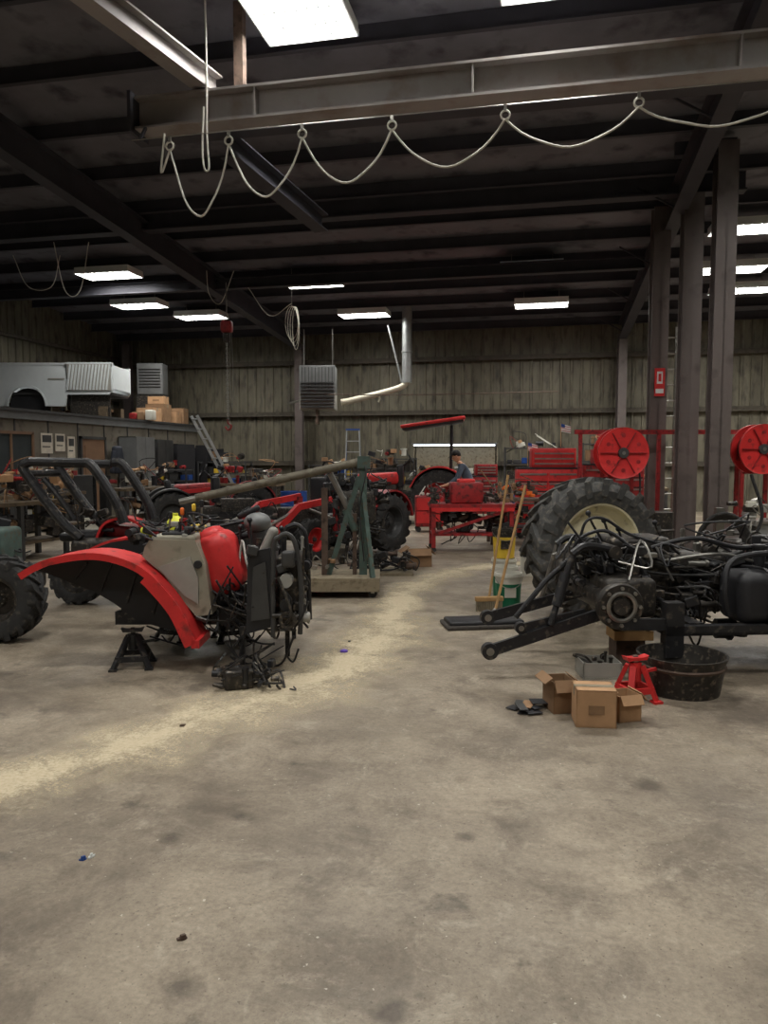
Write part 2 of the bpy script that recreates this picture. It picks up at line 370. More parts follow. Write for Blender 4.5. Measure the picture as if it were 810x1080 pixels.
# ---------------------------------------------------------------- lights
def fixture(x,y,w=1.3,l=.62,p=110):
    z=roofz(y)-.36
    g=MB(); g.bx(-w/2-.04,w/2+.04,-l/2-.04,l/2+.04,.02,.1,WHITE)
    for i in(-1,1): g.bx(i*(w/2+.04)-.01,i*(w/2+.04)+.01,-l/2-.04,l/2+.04,-.05,.02,WHITE)
    for i in(-1,1): g.bx(-w/2-.04,w/2+.04,i*(l/2+.04)-.01,i*(l/2+.04)+.01,-.05,.02,WHITE)
    for k in range(1,8): g.bx(-w/2+k*w/8-.006,-w/2+k*w/8+.006,-l/2,l/2,-.05,-.012,GREY)
    for k in range(1,3): g.bx(-w/2,w/2,-l/2+k*l/3-.006,-l/2+k*l/3+.006,-.05,-.012,GREY)
    for i in(-1,1): g.cyl((i*w*.35,0,.1),(i*w*.35,0,.34),.008,STEEL,n=6)
    o=g.finish('ceiling_light',(x,y,z))
    ld=bpy.data.lights.new('lamp','AREA'); ld.shape='RECTANGLE'; ld.size=w; ld.size_y=l; ld.energy=p; ld.color=(1.0,.975,.92)
    lo=bpy.data.objects.new('tube_bank',ld); bpy.context.scene.collection.objects.link(lo); lo.parent=o; lo.location=(0,0,.0)
for x,y in ((-10.2,16.6),(-9.75,20.6),(-10.9,19.2),(-5.6,18.05),(-5.05,21.1),(-.37,17.8),(-.17,20.8)):
    fixture(x,y,p=98)
for x,y in ((3.75,15.97),(4.0,18.5),(4.6,20.2),(7.2,18.6),(7.2,13.5)):
    fixture(x,y,p=125)
fixture(-2.74,8.42,1.0,.9,150); fixture(-.05,8.2,.9,.9,150)
for x,y in ((5.2,9.6),(-8.5,9.0),(-2.8,3.4),(2.8,3.4),(-9,2.5),(-2.8,-2.5),(3.2,-2.5)):  # out-of-view fixtures, added as fill light for the foreground
    fixture(x,y,p=155)
# ---------------------------------------------------------------- office block
OFM=mat('office_wall_paint',(112,106,94),0.7,0,0.15,2,dirt=(80,74,64),dirtamt=0.25)
g=MB(); g.bx(X0+.05,-10.9,7.0,22.6,0,2.56,OFM); g.bx(X0+.05,-10.84,6.95,22.66,2.42,2.6,GREY); g.bx(X0+.05,-10.8,6.95,22.7,2.58,2.64,DGREY)
for k in range(14): g.bx(-10.9,-10.885,7.4+k*1.1,7.44+k*1.1,0,2.42,DGREY)
g.finish('wall_office',(0,0,0))
g=MB(); g.bx(0,.05,0,.95,0,2.05,BROWN); g.bx(0,.07,-.06,0,0,2.12,DGREY); g.bx(0,.07,.95,1.01,0,2.12,DGREY); g.bx(0,.07,-.06,1.01,2.05,2.12,DGREY); g.ball((.09,.85,1.0),.03,STEEL)
g.bx(.05,.06,.12,.83,.2,.95,BROWN);g.bx(.05,.06,.12,.83,1.15,1.9,BROWN)
g.finish('door_1',(-10.895,16.3,0))
g=MB(); g.bx(0,.03,0,1.3,0,.95,GLASS)
for y0,y1,z0,z1 in((-.06,0,-.06,1.01),(1.3,1.36,-.06,1.01),(-.06,1.36,-.06,0),(-.06,1.36,.95,1.01),(.62,.67,0,.95)): g.bx(0,.06,y0,y1,z0,z1,BROWN)
g.finish('window_1',(-10.895,13.2,1.15))
for (yy,zz,w,h) in ((14.85,1.7,.4,.45),(15.35,1.75,.35,.4),(15.8,1.6,.28,.5)):
    g=MB(); g.bx(0,.012,0,w,0,h,PAPER); g.bx(.012,.014,.04,w-.04,h*.55,h*.9,DGREY); g.bx(.012,.014,.04,w-.08,h*.3,h*.36,DGREY); g.finish('wall_poster',(-10.895,yy,zz))
def locker(x,y,w,h,mt,open_=False,name='steel_cabinet',rot=90):
    g=MB(); d=.5
    g.bx(0,w,-.02,0,.05,h,mt);g.bx(0,.02,-d,0,.05,h,mt);g.bx(w-.02,w,-d,0,.05,h,mt);g.bx(0,w,-d,0,h-.02,h,mt);g.bx(0,w,-d,0,.05,.08,mt)
    for i in range(1,5): g.bx(.02,w-.02,-d+.03,-.02,h*i/5,h*i/5+.02,mt)
    for i in (0,1): 
        for j in(0,1): g.bx(.02+i*(w-.08),.06+i*(w-.08),-d+j*(d-.06),-d+j*(d-.06)+.05,0,.05,mt)
    if open_:
        g.box((-.0,-d-w*.25,h*.52),(.02,w*.5,h*.94),mt,(0,0,20)); g.box((w,-d-w*.25,h*.52),(.02,w*.5,h*.94),mt,(0,0,-25))
        rd=random.Random(int(y*10))
        for i in range(5):
            for k in range(4):
                q=rd.uniform(.1,.28); g.box((.12+k*(w-.2)/3.6,-d/2,.1+h*i/5+q/2),(.14,.2,q),rd.choice((REDW,BLKP,OFFW,CARDD,CARD,DGREY,YELO)))
    else:
        g.bx(.01,w/2-.005,-d-.02,-d,.07,h-.01,mt); g.bx(w/2+.005,w-.01,-d-.02,-d,.07,h-.01,mt)
        for i in(-1,1): g.bx(w/2+i*.05-.01,w/2+i*.05+.01,-d-.045,-d-.02,h*.5,h*.58,STEEL)
    return g.finish(name,(x,y,0),math.radians(rot))
locker(-10.86,17.9,.95,2.15,GREY); locker(-10.86,19.0,.9,2.1,DGREY)
locker(-10.86,20.2,1.0,2.0,BLKP,True); locker(-10.86,21.4,1.0,1.9,BLKP,True)
locker(-10.86,15.2,.9,1.2,DGREY,True)
g=MB(); g.rbox((0,0,1.45),(.35,.14,.7),PANTS,.07); g.rbox((-.2,0,1.4),(.12,.12,.6),PANTS,.05,(0,12,0)); g.rbox((.2,0,1.4),(.12,.12,.6),PANTS,.05,(0,-12,0)); g.tube([(0,.08,1.9),(0,0,1.92),(0,0,1.8)],.01,STEEL,6)
g.finish('hanging_jacket',(-10.68,17.55,.1),math.radians(90))
# ---------------------------------------------------------------- on office roof
ZM=2.645
def truck_bed():
    g=MB(); L=3.1;W=1.4;z0=.3;H=1.4
    arch=[(.85+.5*math.cos(t),z0+.52*math.sin(t)) for t in [math.pi*k/14 for k in range(15)]]
    poly=[(0,z0),(0,H-.03),(.04,H),(L-.1,H),(L,H-.05),(L,z0+.42),(L-.1,z0+.3),(L-1.2,z0+.3),(L-1.25,z0),(1.35,z0)]+arch[1:]
    g.prism(poly,0,.06,TRUCKW); g.prism(poly,W-.06,W,TRUCKW)
    g.bx(.0,.05,.05,W-.05,z0+.15,H-.04,TRUCKW); g.bx(L-.05,L,.05,W-.05,z0+.45,H-.04,TRUCKW); g.bx(.05,L-.05,.05,W-.05,z0+.3,z0+.36,DGREY)
    for y in (-.03,W+.0):
        g.strip([(.85+.53*math.cos(t),z0+.55*math.sin(t)) for t in [math.pi*(12-k)/12 for k in range(13)]],y,y+.04,.04,TRUCKW,2)
    g.bx(0,L,-.015,.09,H-.04,H+.015,TRUCKW); g.bx(0,L,W-.09,W+.015,H-.04,H+.015,TRUCKW)
    g.lathe([(.001,0),(.47,0),(.47,.3),(.001,.3)],BLKP,(.85,.08,z0+.0),(0,1,0),24)
    for k in range(13): g.box((L-1.12+k*.085,-.05,z0+.74),(.045,.03,.66),TRUCKW,(4,10,0))
    g.box((L-.6,-.035,z0+.74),(1.12,.02,.68),LGREY,(4,0,0)); g.bx(L-1.2,L,-.07,-.02,H-.02,H+.02,TRUCKW)
    g.bx(L-1.15,L-.12,.1,.16,0.02,z0+.3,DARK)  # dark sheet standing in for the shade in the open space below the tail
    g.bx(1.42,1.85,-.01,.0,H-.42,H-.38,LGREY)
    for x in(.2,1.6,2.8):
        for y in(.2,W-.2): g.box((x,y,.15),(.25,.25,.3),BENCHW)
    g.mess((1.5,.05,.12),(3.0,.5,.22),12,(DARK,BLKP,CARDD),5,(.08,.14))
    g.fin('truck_bed',-10.15,19.9,ZM)
truck_bed()
g=MB(); g.rbox((0,0,.5),(.8,.6,.96),GREY,.02)
for k in range(7): g.box((0,-.31,.25+k*.09),(.66,.03,.03),DGREY,(30,0,0))
g.bx(-.35,-.3,-.25,.25,0,.05,DGREY);g.bx(.3,.35,-.25,.25,0,.05,DGREY)
g.bx(-.42,.42,-.32,.32,-.9,-.0,DARK)
g.finish('evaporative_cooler',(-12.1,22.0,ZM+.9),TH)
def cbox(name,a,d,h,w,dp,hh,rot=0,mt=CARD,opened=False,W=None):
    g=MB(); t=.006
    g.bx(-w/2,w/2,-dp/2,dp/2,0,t,mt);g.bx(-w/2,w/2,-dp/2,-dp/2+t,0,hh,mt);g.bx(-w/2,w/2,dp/2-t,dp/2,0,hh,mt);g.bx(-w/2,-w/2+t,-dp/2,dp/2,0,hh,mt);g.bx(w/2-t,w/2,-dp/2,dp/2,0,hh,mt)
    if opened:
        g.box((-w/2-.03,0,hh+.01),(w*.42,dp*.95,t),mt,(0,-35,0)); g.box((w/2+.02,0,hh-.01),(w*.4,dp*.95,t),mt,(0,50,0)); g.box((0,-dp/2-.02,hh-.02),(w*.95,dp*.4,t),mt,(55,0,0))
        g.box((0,0,hh*.5),(w*.7,dp*.7,hh*.4),BLKP)
    else:
        g.bx(-w/2,w/2,-dp/2,dp/2,hh-t,hh,mt); g.bx(-w/2-.001,w/2+.001,-.025,.025,hh*.75,hh+.002,PLY); g.bx(-w*.2,w*.2,-dp/2-.002,-dp/2,hh*.35,hh*.6,CARDD)
    if W: return g.finish(name,W,math.radians(rot))
    return g.fin(name,a,d,h,rot)
rd=random.Random(3)
for (y,x,w,h) in ((20.3,-11.3,.55,.4),(20.95,-11.35,.6,.55),(21.6,-11.3,.5,.35),(22.15,-11.3,.45,.5),(21.3,-12.0,.6,.35)):
    cbox('cardboard_box',0,0,0,w,.45,h,rd.uniform(-10,20),rd.choice((CARD,CARDD)),False,(x,y,ZM))
cbox('cardboard_box',0,0,0,.5,.4,.22,8,CARD,False,(-11.35,20.95,ZM+.555))
g=MB(); 
for k,(c,m) in enumerate(((0,REDW),(.25,CARDD),(.5,OFFW))): g.rbox((c,0,.1+.02*k),(.2,.25,.2+.04*k),m,.02)
g.finish('parts_bins',(-11.25,19.4,ZM))
# ---------------------------------------------------------------- tractor (generic)
def tractor(name,a,d,rot,sc=1.0,Rr=.62,Rf=.36,canopy=False,rops=True,loader=False,rimm=REDW,hoodm=RED,hood=True,seed=1,rimr=None):
    g=MB(); g.M=Matrix.Scale(sc,4)
    wb=1.65; tr=.62
    for s in(-1,1):
        g.wheel((0,s*tr,Rr),(0,s,0),Rr,Rr*.55,.36,RUBN,rimr or rimm,16,.035,32)
        g.wheel((wb,s*.5,Rf),(0,s,0),Rf,Rf*.55,.22,RUBN,rimm,14,.022,28)
        arc=[(Rr*1.12*math.cos(t),Rr+Rr*1.12*math.sin(t)) for t in [math.radians(q) for q in (170,145,120,95,70,45,20)]]
        g.strip(arc,min(s*.42,s*.8),max(s*.42,s*.8),.03,hoodm)
        g.prism(arc+[(0.1,Rr*.7)],s*.43-.012,s*.43+.012,BLKP)
    g.cyl((0,-.6,Rr),(0,.6,Rr),.09,DARK); g.cyl((wb,-.5,Rf),(wb,.5,Rf),.06,DARK)
    g.rbox((.15,0,Rr),(.7,.42,.42),DARK,.05); g.rbox((.75,0,Rr*.95),(.7,.34,.36),DARK,.04)
    g.bx(.9,2.0,-.2,-.15,Rf+.05,Rf+.2,BLK);g.bx(.9,2.0,.15,.2,Rf+.05,Rf+.2,BLK)
    g.rbox((1.4,0,Rr+.1),(.75,.36,.42),DARK,.03); g.mess((1.0,-.25,Rf+.1),(1.95,.25,Rr+.35),30,(DARK,BLK,STEEL,BLKP),seed)
    if hood:
        g.rbox((1.5,0,Rr+.42),(1.05,.52,.3),hoodm,.09,(0,3,0)); g.rbox((2.03,0,Rr+.3),(.12,.5,.5),BLKP,.04)
        for s in(-1,1): g.ball((2.08,s*.16,Rr+.42),(.03,.07,.05),OFFW)
        for s in(-1,1): g.bx(1.15,1.9,s*.262-.006,s*.262+.006,Rr+.3,Rr+.36,BLKP)
    g.rbox((.95,0,Rr+.5),(.16,.4,.55),BLKP,.04); g.cyl((.88,0,Rr+.75),(.72,0,Rr+.9),.02,BLK)
    g.tube([(.7+.07*math.cos(q),.19*math.sin(q),Rr+.92-.0+.12*math.cos(q)) for q in [math.pi*2*k/16 for k in range(17)]],.014,BLKP,6)
    g.bx(.1,.95,-.42,.42,Rr-.06,Rr-.02,BLK)
    g.rbox((.2,0,Rr+.3),(.45,.46,.12),BLKP,.05); g.rbox((-.02,0,Rr+.52),(.12,.44,.42),BLKP,.05,(0,-12,0))
    if rops:
        zt=2.35
        g.tube([(-.28,-.5,Rr-.1),(-.3,-.5,zt-.12),(-.3,-.42,zt),(-.3,.42,zt),(-.3,.5,zt-.12),(-.28,.5,Rr-.1)],.04,BLK,8)
    if canopy:
        g.rbox((.15,0,2.45),(1.55,1.15,.08),hoodm,.03,(0,8,0)); g.rbox((.15,0,2.39),(1.47,1.08,.06),BLKP,.02,(0,8,0))
    if loader:
        for s in(-1,1):
            g.bx(.98,1.1,s*.46-.05,s*.46+.05,Rf,Rr+.45,hoodm)
            g.beam((1.0,s*.46,Rr+.45),(1.9,s*.46,Rr+.35),.07,.1,RED); g.beam((1.9,s*.46,Rr+.35),(2.6,s*.46,.35),.07,.1,RED)
            g.cyl((1.1,s*.46,Rr+.1),(1.7,s*.46,Rr+.3),.03,STEEL); g.cyl((1.95,s*.46,Rr+.3),(2.5,s*.46,.6),.025,STEEL)
        g.cyl((2.1,-.46,Rr+.1),(2.1,.46,Rr+.1),.04,hoodm)
        g.prism([(2.55,.05),(2.6,.6),(2.66,.62),(2.66,.12),(3.1,.04),(3.1,.0),(2.6,.0)],-.75,.75,BLK)
    return g.fin(name,a,d,0,rot)
tractor('canopy_tractor',1.35,18.6,175,1.0,.66,.38,canopy=True,hoodm=RED,seed=2)
tractor('compact_tractor',-.44,13.4,230,1.0,.5,.33,rops=False,loader=True,hood=False,hoodm=REDW,rimm=RED,rimr=DGREY,seed=3)
tractor('compact_tractor',-4.3,15.2,20,.95,.5,.33,rops=False,hood=False,hoodm=DGREY,rimm=DGREY,seed=4)
tractor('compact_tractor',-3.1,17.9,192,.9,.55,.35,rops=False,loader=True,hoodm=REDW,rimm=DGREY,seed=6)

# ---------------------------------------------------------------- foreground left: cab platform
def platform():
    g=MB()
    arc=[(-1.39,.75),(-1.28,.815),(-1.12,.872),(-.83,.905),(-.56,.84),(-.36,.70),(-.2,.5),(-.08,.24)]
    for y0,y1,n in ((-.02,.3,-1),(1.15,1.45,1)):
        g.strip(arc,y0,y1,.02,RED,5)
        yy=y0 if n<0 else y1
        g.strip([(x,z-.0) for x,z in arc],yy-.012,yy+.012,.05,RED,5)
        inner=y1 if n<0 else y0
        low=[(x,z-.02) for x,z in arc]+[(-.12,.2),(-.4,.27),(-.62,.33),(-.8,.47),(-.95,.56),(-1.15,.64),(-1.33,.71)]
        g.prism(low,inner-.01,inner+.01,BLKP)
        for k in range(5): g.beam((-1.1+.2*k,inner-.02,.66-.09*k),(-1.0+.2*k,inner-.02,.84-.05*abs(k-1)),.02,.02,BLK)
    g.strip([(-.42,.76),(-.36,.70),(-.2,.5),(-.08,.24)],-.05,-.01,.095,RED,5); g.bx(-.12,-.06,-.05,.3,.2,.26,RED)
    g.bx(-.75,.45,.3,1.15,.4,.44,BLK); g.bx(-.8,.62,.3,.38,.3,.4,BLK); g.bx(-.8,.62,1.05,1.15,.3,.4,BLK); g.bx(-.78,-.7,.3,1.15,.3,.4,BLK); g.bx(.5,.6,.2,1.15,.28,.4,BLK)
    g.bx(-.72,-.66,.3,1.15,.44,.8,BLKP); g.rbox((-.55,.72,.62),(.5,.7,.36),BLKP,.06)
    g.prism([(-.5,.93),(-.46,.99),(-.12,.98),(-.05,.8),(.0,.42),(-.12,.4),(-.2,.5),(-.36,.72),(-.52,.86)],.12,.42,BEIGE)
    g.prism([(-.4,.78),(-.16,.86),(-.1,.7),(-.1,.5),(-.2,.56)],.105,.12,LGREY)
    g.rbox((-.29,.27,.99),(.34,.26,.05),BEIGE,.02); g.cyl((-.1,.1,.8),(-.1,.12,.8),.03,BLKP)
    g.rbox((-.28,.26,1.02),(.22,.16,.03),BLKP,.01); g.mess((-.45,.15,1.0),(-.05,.4,1.08),12,(BLKP,DARK,BLKP,LGREY),9,(.03,.08))
    for k,(x,m) in enumerate(((-.36,BLKP),(-.27,ORNG),(-.18,YELO),(-.12,BLKP))):
        g.cyl((x,.24+.03*k,1.0),(x+.02,.26,1.14+.03*k),.008,STEEL,n=8); g.rbox((x+.02,.26,1.16+.03*k),(.03,.03,.06),m,.012)
    g.M=Matrix.Translation((.02,.42,.78))@Euler((0,math.radians(-16),0)).to_matrix().to_4x4()
    g.rbox((0,0,.0),(.3,.42,.5),RED,.12,seg=5); g.rbox((-.02,0,.2),(.2,.3,.18),RED,.08)
    g.M=Matrix()
    g.rbox((.08,.5,.5),(.42,.4,.14),BLKP,.06)
    g.rbox((.32,.75,.85),(.16,.42,.5),DGREY,.07,(0,-20,0),4); g.ball((.27,.6,1.08),(.11,.14,.08),GREY,20,12); g.rbox((.38,.45,.93),(.08,.12,.26),LGREY,.035,(0,25,0))
    g.rbox((.22,.95,.96),(.3,.12,.06),BLKP,.025,(0,-12,0)); g.rbox((.2,.6,1.16),(.2,.05,.05),BLKP,.02,(0,-25,0))
    g.lathe([(.001,0),(.07,0),(.075,.12),(.05,.16),(.025,.18),(.025,.2),(.001,.2)],YEL,(-.48,.9,.93),(0,0,1),16)
    g.rbox((-.72,1.2,.93),(.3,.18,.08),YEL,.04,(0,10,20)); g.rbox((-.3,.95,.98),(.14,.12,.1),YELO,.03)
    g.mess((-.8,.6,.8),(-.1,1.1,1.02),30,(BLKP,DARK,REDW,BLK,BLKP),10,(.05,.14)); g.wires((-.8,.5,.85),(.3,1.1,1.12),12,(BLKP,BLK),18,.009,.08)
    g.prism([(.28,.3),(.3,.85),(.36,.92),(.46,.94),(.5,.36)],-.02,.04,BLKP)
    g.prism([(.32,.4),(.34,.8),(.43,.84),(.46,.42)],-.035,-.02,DGREY)
    g.tube([(.48,-.02,.28),(.49,-.02,.92),(.53,-.02,1.02),(.6,-.02,1.04),(.655,-.02,.95),(.69,-.02,.65),(.68,-.02,.3)],.018,DGREY,8,4)
    g.tube([(.5,.5,.28),(.5,.5,.95),(.56,.5,1.06),(.64,.5,1.04),(.68,.5,.9),(.7,.5,.3)],.02,BLK,8,4)
    g.rbox((.58,.25,.62),(.18,.4,.5),DARK,.03); g.cyl((.58,-.06,.7),(.58,.1,.7),.05,LGREY); g.cyl((.58,-.05,.52),(.58,.1,.52),.045,BLKP); g.rbox((.6,-.02,.86),(.1,.1,.12),DGREY,.02); g.lathe([(.04,0),(.065,.0),(.065,.03),(.04,.03)],DARK,(.6,-.08,.42),(0,-1,0),18,True)
    g.mess((.3,-.05,.35),(.7,.55,.95),46,(DARK,BLKP,BLK,DARK,DGREY,LGREY),11,(.03,.11))
    g.mess((-.1,.1,.3),(.55,.6,.5),26,(DARK,BLKP,BLK,DARK),12,(.03,.12))
    g.wires((-.1,-.05,.28),(.72,.5,.8),34,(BLKP,BLKP,DARK,RUBN),13,.007,.22)
    g.wires((.0,0,.12),(.5,.4,.4),9,(BLKP,RUBN),14,.006,.2)
    g.wires((.1,-.05,.06),(.66,.3,.38),8,(BLKP,DARK,BLKP),15,.006,.2)
    g.wires((.5,-.1,.3),(.75,.1,1.0),8,(BLKP,DARK),16,.008,.1)
    g.wires((-.7,.1,.1),(-.1,.6,.4),6,(BLKP,),17,.005,.12)
    for (x,y,z,xx) in((.12,.5,1.05,.15),(.3,.3,1.12,.26),(.45,.35,1.05,.5)): g.cyl((x,y,.5),(xx,y,z),.01,BLK,n=8); g.ball((xx,y,z),.022,BLKP)
    for x,y in((.22,.15),(.52,.5),(.5,1.1)): g.bx(x-.018,x+.018,y-.018,y+.018,0,.32,BLK)
    return g.fin('tractor_cab_platform',-1.3,5.55,0)
platform()
def jack_stand(name,a,d,h,mt,rot=0,w=.3):
    g=MB()
    for i in(-1,1):
        for j in(-1,1): g.beam((i*w/2,j*w/2,.012),(i*.035,j*.035,h*.78),.04,.026,mt); g.box((i*w/2,j*w/2,.008),(.06,.06,.016),mt)
    for i in(-1,1): g.beam((i*w*.42,-w*.42,.08),(i*w*.42,w*.42,.08),.02,.04,mt); g.beam((-w*.42,i*w*.42,.08),(w*.42,i*w*.42,.08),.02,.04,mt)
    g.cyl((0,0,h*.45),(0,0,h*.84),.04,mt); g.box((0,0,h*.9),(.03,.025,h*.2),STEEL if mt is not BLK else BLK)
    g.prism([(-.07,h-.03),(.07,h-.03),(.085,h+.0),(.05,h-.01),(-.05,h-.01),(-.085,h+.0)],-.03,.03,mt); g.beam((.03,0,h*.6),(.16,0,h*.66),.015,.02,mt)
    return g.fin(name,a,d,0,rot)
jack_stand('jack_stand',-1.93,5.75,.3,BLK,10,.26); jack_stand('jack_stand',-1.85,6.65,.3,BLK,-15,.26); jack_stand('jack_stand',-1.35,6.62,.3,BLK,25,.26)
g=MB(); g.rbox((0,0,.07),(.2,.16,.14),DARK,.02,(0,0,20)); g.mess((-.18,-.12,.03),(.3,.14,.14),24,(DARK,BLK,BLKP,DARK),21,(.03,.1)); g.wires((-.2,-.15,.02),(.4,.16,.14),9,(BLKP,RUBN),22,.006,.05)
for i in(-1,1): g.beam((-.1,i*.05,.12),(.05,i*.05,.22),.03,.015,BLK); g.box((-.12,i*.05,.2),(.06,.07,.015),RUBN,(0,-50,0))
g.fin('brake_pedal_assembly',-1.02,5.2,0)
# ---------------------------------------------------------------- left edge tractor
g=MB()
g.wheel((-.02,0,.38),(0,-1,0),.38,.19,.26,RUBN,DARK,16,.028,32)
g.rbox((-.35,.3,.72),(.62,.4,.5),TEAL,.04); g.rbox((-.42,.3,.4),(.5,.4,.3),DARK,.03); g.cyl((-.02,.1,.38),(-.02,.5,.38),.05,DARK)
g.rbox((-.25,.6,.45),(.5,.6,.25),DARK,.05); g.bx(-.6,-.5,.3,.4,0,.3,BLK);g.bx(-.6,-.5,.7,.8,0,.3,BLK)
g.mess((-.6,.1,.5),(-.1,.5,1.0),16,(DARK,BLKP,BLK),31)
g.fin('utility_tractor',-3.33,6.55,0)
g=MB()
T=lambda u,v:((u-91)*.0099,1.6-(v-483)*.0099)
def pt(u,v,y): x,z=T(u,v); return (x,y,z)
for y,ox in((-.0,0),(.55,.14)):
    g.tube([(p[0]+ox,p[1],p[2]) for p in (pt(82,568,y),pt(60,548,y),pt(26,500,y),pt(23,491,y),pt(30,487,y))],.052,BLK,10,4)
    g.tube([(p[0]+ox,p[1],p[2]) for p in (pt(84,488,y),pt(96,492,y),pt(120,530,y),pt(128,552,y))],.052,BLK,10,4)
g.tube([pt(30,487,0),pt(86,488,0)],.05,BLK,10); g.tube([pt(42,489,.55),pt(96,490,.55)],.05,BLK,10)
g.tube([pt(24,500,0),pt(38,500,.55)],.04,BLK,8)
g.tube([pt(44,505,0),pt(60,525,0),pt(75,548,0)],.03,BLK,8,3)
g.rbox((.15,.3,.55),(.7,.7,.4),DARK,.06); g.rbox((.25,.4,.8),(.4,.4,.14),REDW,.05,(0,8,0)); g.rbox((-.2,.35,.75),(.4,.4,.1),BLKP,.04)
g.strip([(.0,.7),(.1,.9),(.3,.97),(.5,.9),(.6,.72)],.1,.35,.025,RED); g.mess((-.3,0,.45),(.6,.6,1.0),34,(DARK,BLK,BLKP,DARK),41)
for i in(-.25,.5):
    g.wheel((i,.3,.3),(0,-1,0),.3,.16,.2,RUBN,DARK,14,.02,24)
g.fin('rollbar_tractor',-3.1,7.95,0)
# ---------------------------------------------------------------- engine hoist
g=MB()
g.bx(-.43,.48,0,.75,.19,.23,PLY); g.bx(-.43,.48,-.01,.03,.08,.2,PLY); g.bx(-.43,.48,.72,.76,.08,.2,PLY); g.bx(-.43,-.38,0,.75,.08,.2,RUST);g.bx(.43,.48,0,.75,.08,.2,RUST)
for i in(-.36,.4):
    for j in(.08,.66): g.cyl((i,j-.02,.05),(i,j+.03,.05),.05,RUBN); g.bx(i-.02,i+.02,j-.035,j+.045,.05,.1,STEEL)
g.bx(.24,.33,.28,.37,.23,1.5,TEAL); g.bx(.16,.21,.3,.36,.23,.95,RUST)
g.beam((.24,.32,1.38),(-.12,.3,.23),.06,.06,TEAL); g.beam((.28,.3,1.2),(.4,.05,.23),.05,.05,TEAL)
g.bx(-.2,-.13,.27,.34,.23,1.25,RUST)
g.tube([(.36,.33,1.58),(-1.62,.1,1.14)],.05,mat('boom_tube_paint',(112,106,92),.55,.2,.2,5,dirt=(70,60,50)),14); g.cyl((-1.62,.1,1.14),(-1.8,.08,1.1),.035,STEEL)
g.bx(.22,.37,.25,.4,1.48,1.62,TEAL); g.cyl((.16,.33,.9),(-.1,.32,1.42),.035,STEEL); g.cyl((.2,.33,.75),(.08,.33,1.0),.05,TEAL)
g.tube([(.3,.3,1.55),(.32,.2,1.4),(.25,.2,1.0),(.3,.2,.4)],.008,BLKP,6,5)
g.mess((-.3,.15,.25),(.1,.6,.4),9,(DARK,CARDD,STEEL),51,(.04,.1))
g.fin('engine_hoist',-.53,8.55,0)
g=MB(); g.rbox((0,0,.85),(.55,.5,.5),DARK,.04); g.mess((-.45,-.35,.4),(.4,.3,1.35),95,(DARK,BLK,DARK,BLKP,DGREY),61,(.05,.17)); g.wires((-.5,-.35,.3),(.5,.3,1.3),34,(BLKP,RUBN,BLKP),62,.011,.25)
for i in(-1,1): g.beam((i*.25,-.3,.04),(i*.25,.5,.04),.05,.06,BLK); g.beam((i*.2,0,.05),(i*.1,0,.65),.05,.05,BLK)
g.fin('engine_on_stand',-.4,11.6,0)
g=MB(); g.mess((-.5,-.3,.03),(.4,.3,.3),46,(DARK,BLK,BLKP,DARK,RUST),63,(.05,.15)); g.bx(-.5,.4,-.3,.3,0,.04,PLY); g.wires((-.5,-.3,.03),(.4,.3,.35),14,(BLKP,),64,.01,.1); g.fin('engine_parts_pallet',.0,10.5,0)
cbox('cardboard_box',.5,11.2,0,.36,.3,.24,10,CARDD,True)
# ---------------------------------------------------------------- red workbench
g=MB()
g.bx(-.72,.72,-.35,.4,.76,.82,REDW)
for x in(-.66,.66):
    for y in(-.3,.34): g.bx(x-.035,x+.035,y-.035,y+.035,.08,.78,REDW); g.cyl((x,y-.025,.045),(x,y+.025,.045),.045,RUBN,n=14)
g.bx(-.68,.68,-.32,.36,.28,.32,REDW); g.beam((-.66,-.32,.3),(.66,-.32,.74),.03,.05,REDW); g.bx(-.7,.7,-.37,-.35,.7,.76,RED)
g.rbox((-.08,.05,1.0),(.55,.45,.36),REDW,.03); g.rbox((-.08,.05,1.2),(.3,.25,.08),RED,.03); g.mess((.2,-.25,.84),(.68,.3,1.06),20,(DARK,RUST,CARDD,DARK,BLK),71,(.05,.14)); g.mess((-.68,-.25,.84),(-.3,.25,1.05),18,(DARK,BLK,DARK),72,(.05,.14))
g.mess((-.6,-.25,.34),(.6,.25,.66),46,(DARK,BLK,BLKP,RUST,DARK),73,(.06,.2))
g.fin('red_workbench',1.5,13.1,0)
g=MB(); g.bx(-.5,.5,-.3,.3,.8,.85,RUST)
for x in(-.45,.45):
    for y in(-.26,.26): g.bx(x-.03,x+.03,y-.03,y+.03,0,.8,RUST)
g.bx(-.45,.45,-.26,.26,.3,.33,DGREY); g.mess((-.45,-.25,.87),(.45,.25,1.12),28,(RUST,CARDD,ORNG,DARK,STEEL),74,(.06,.16)); g.mess((-.4,-.2,.35),(.4,.2,.7),26,(DARK,BLK,CARDD),75,(.06,.18))
g.fin('steel_table',2.45,14.2,0)
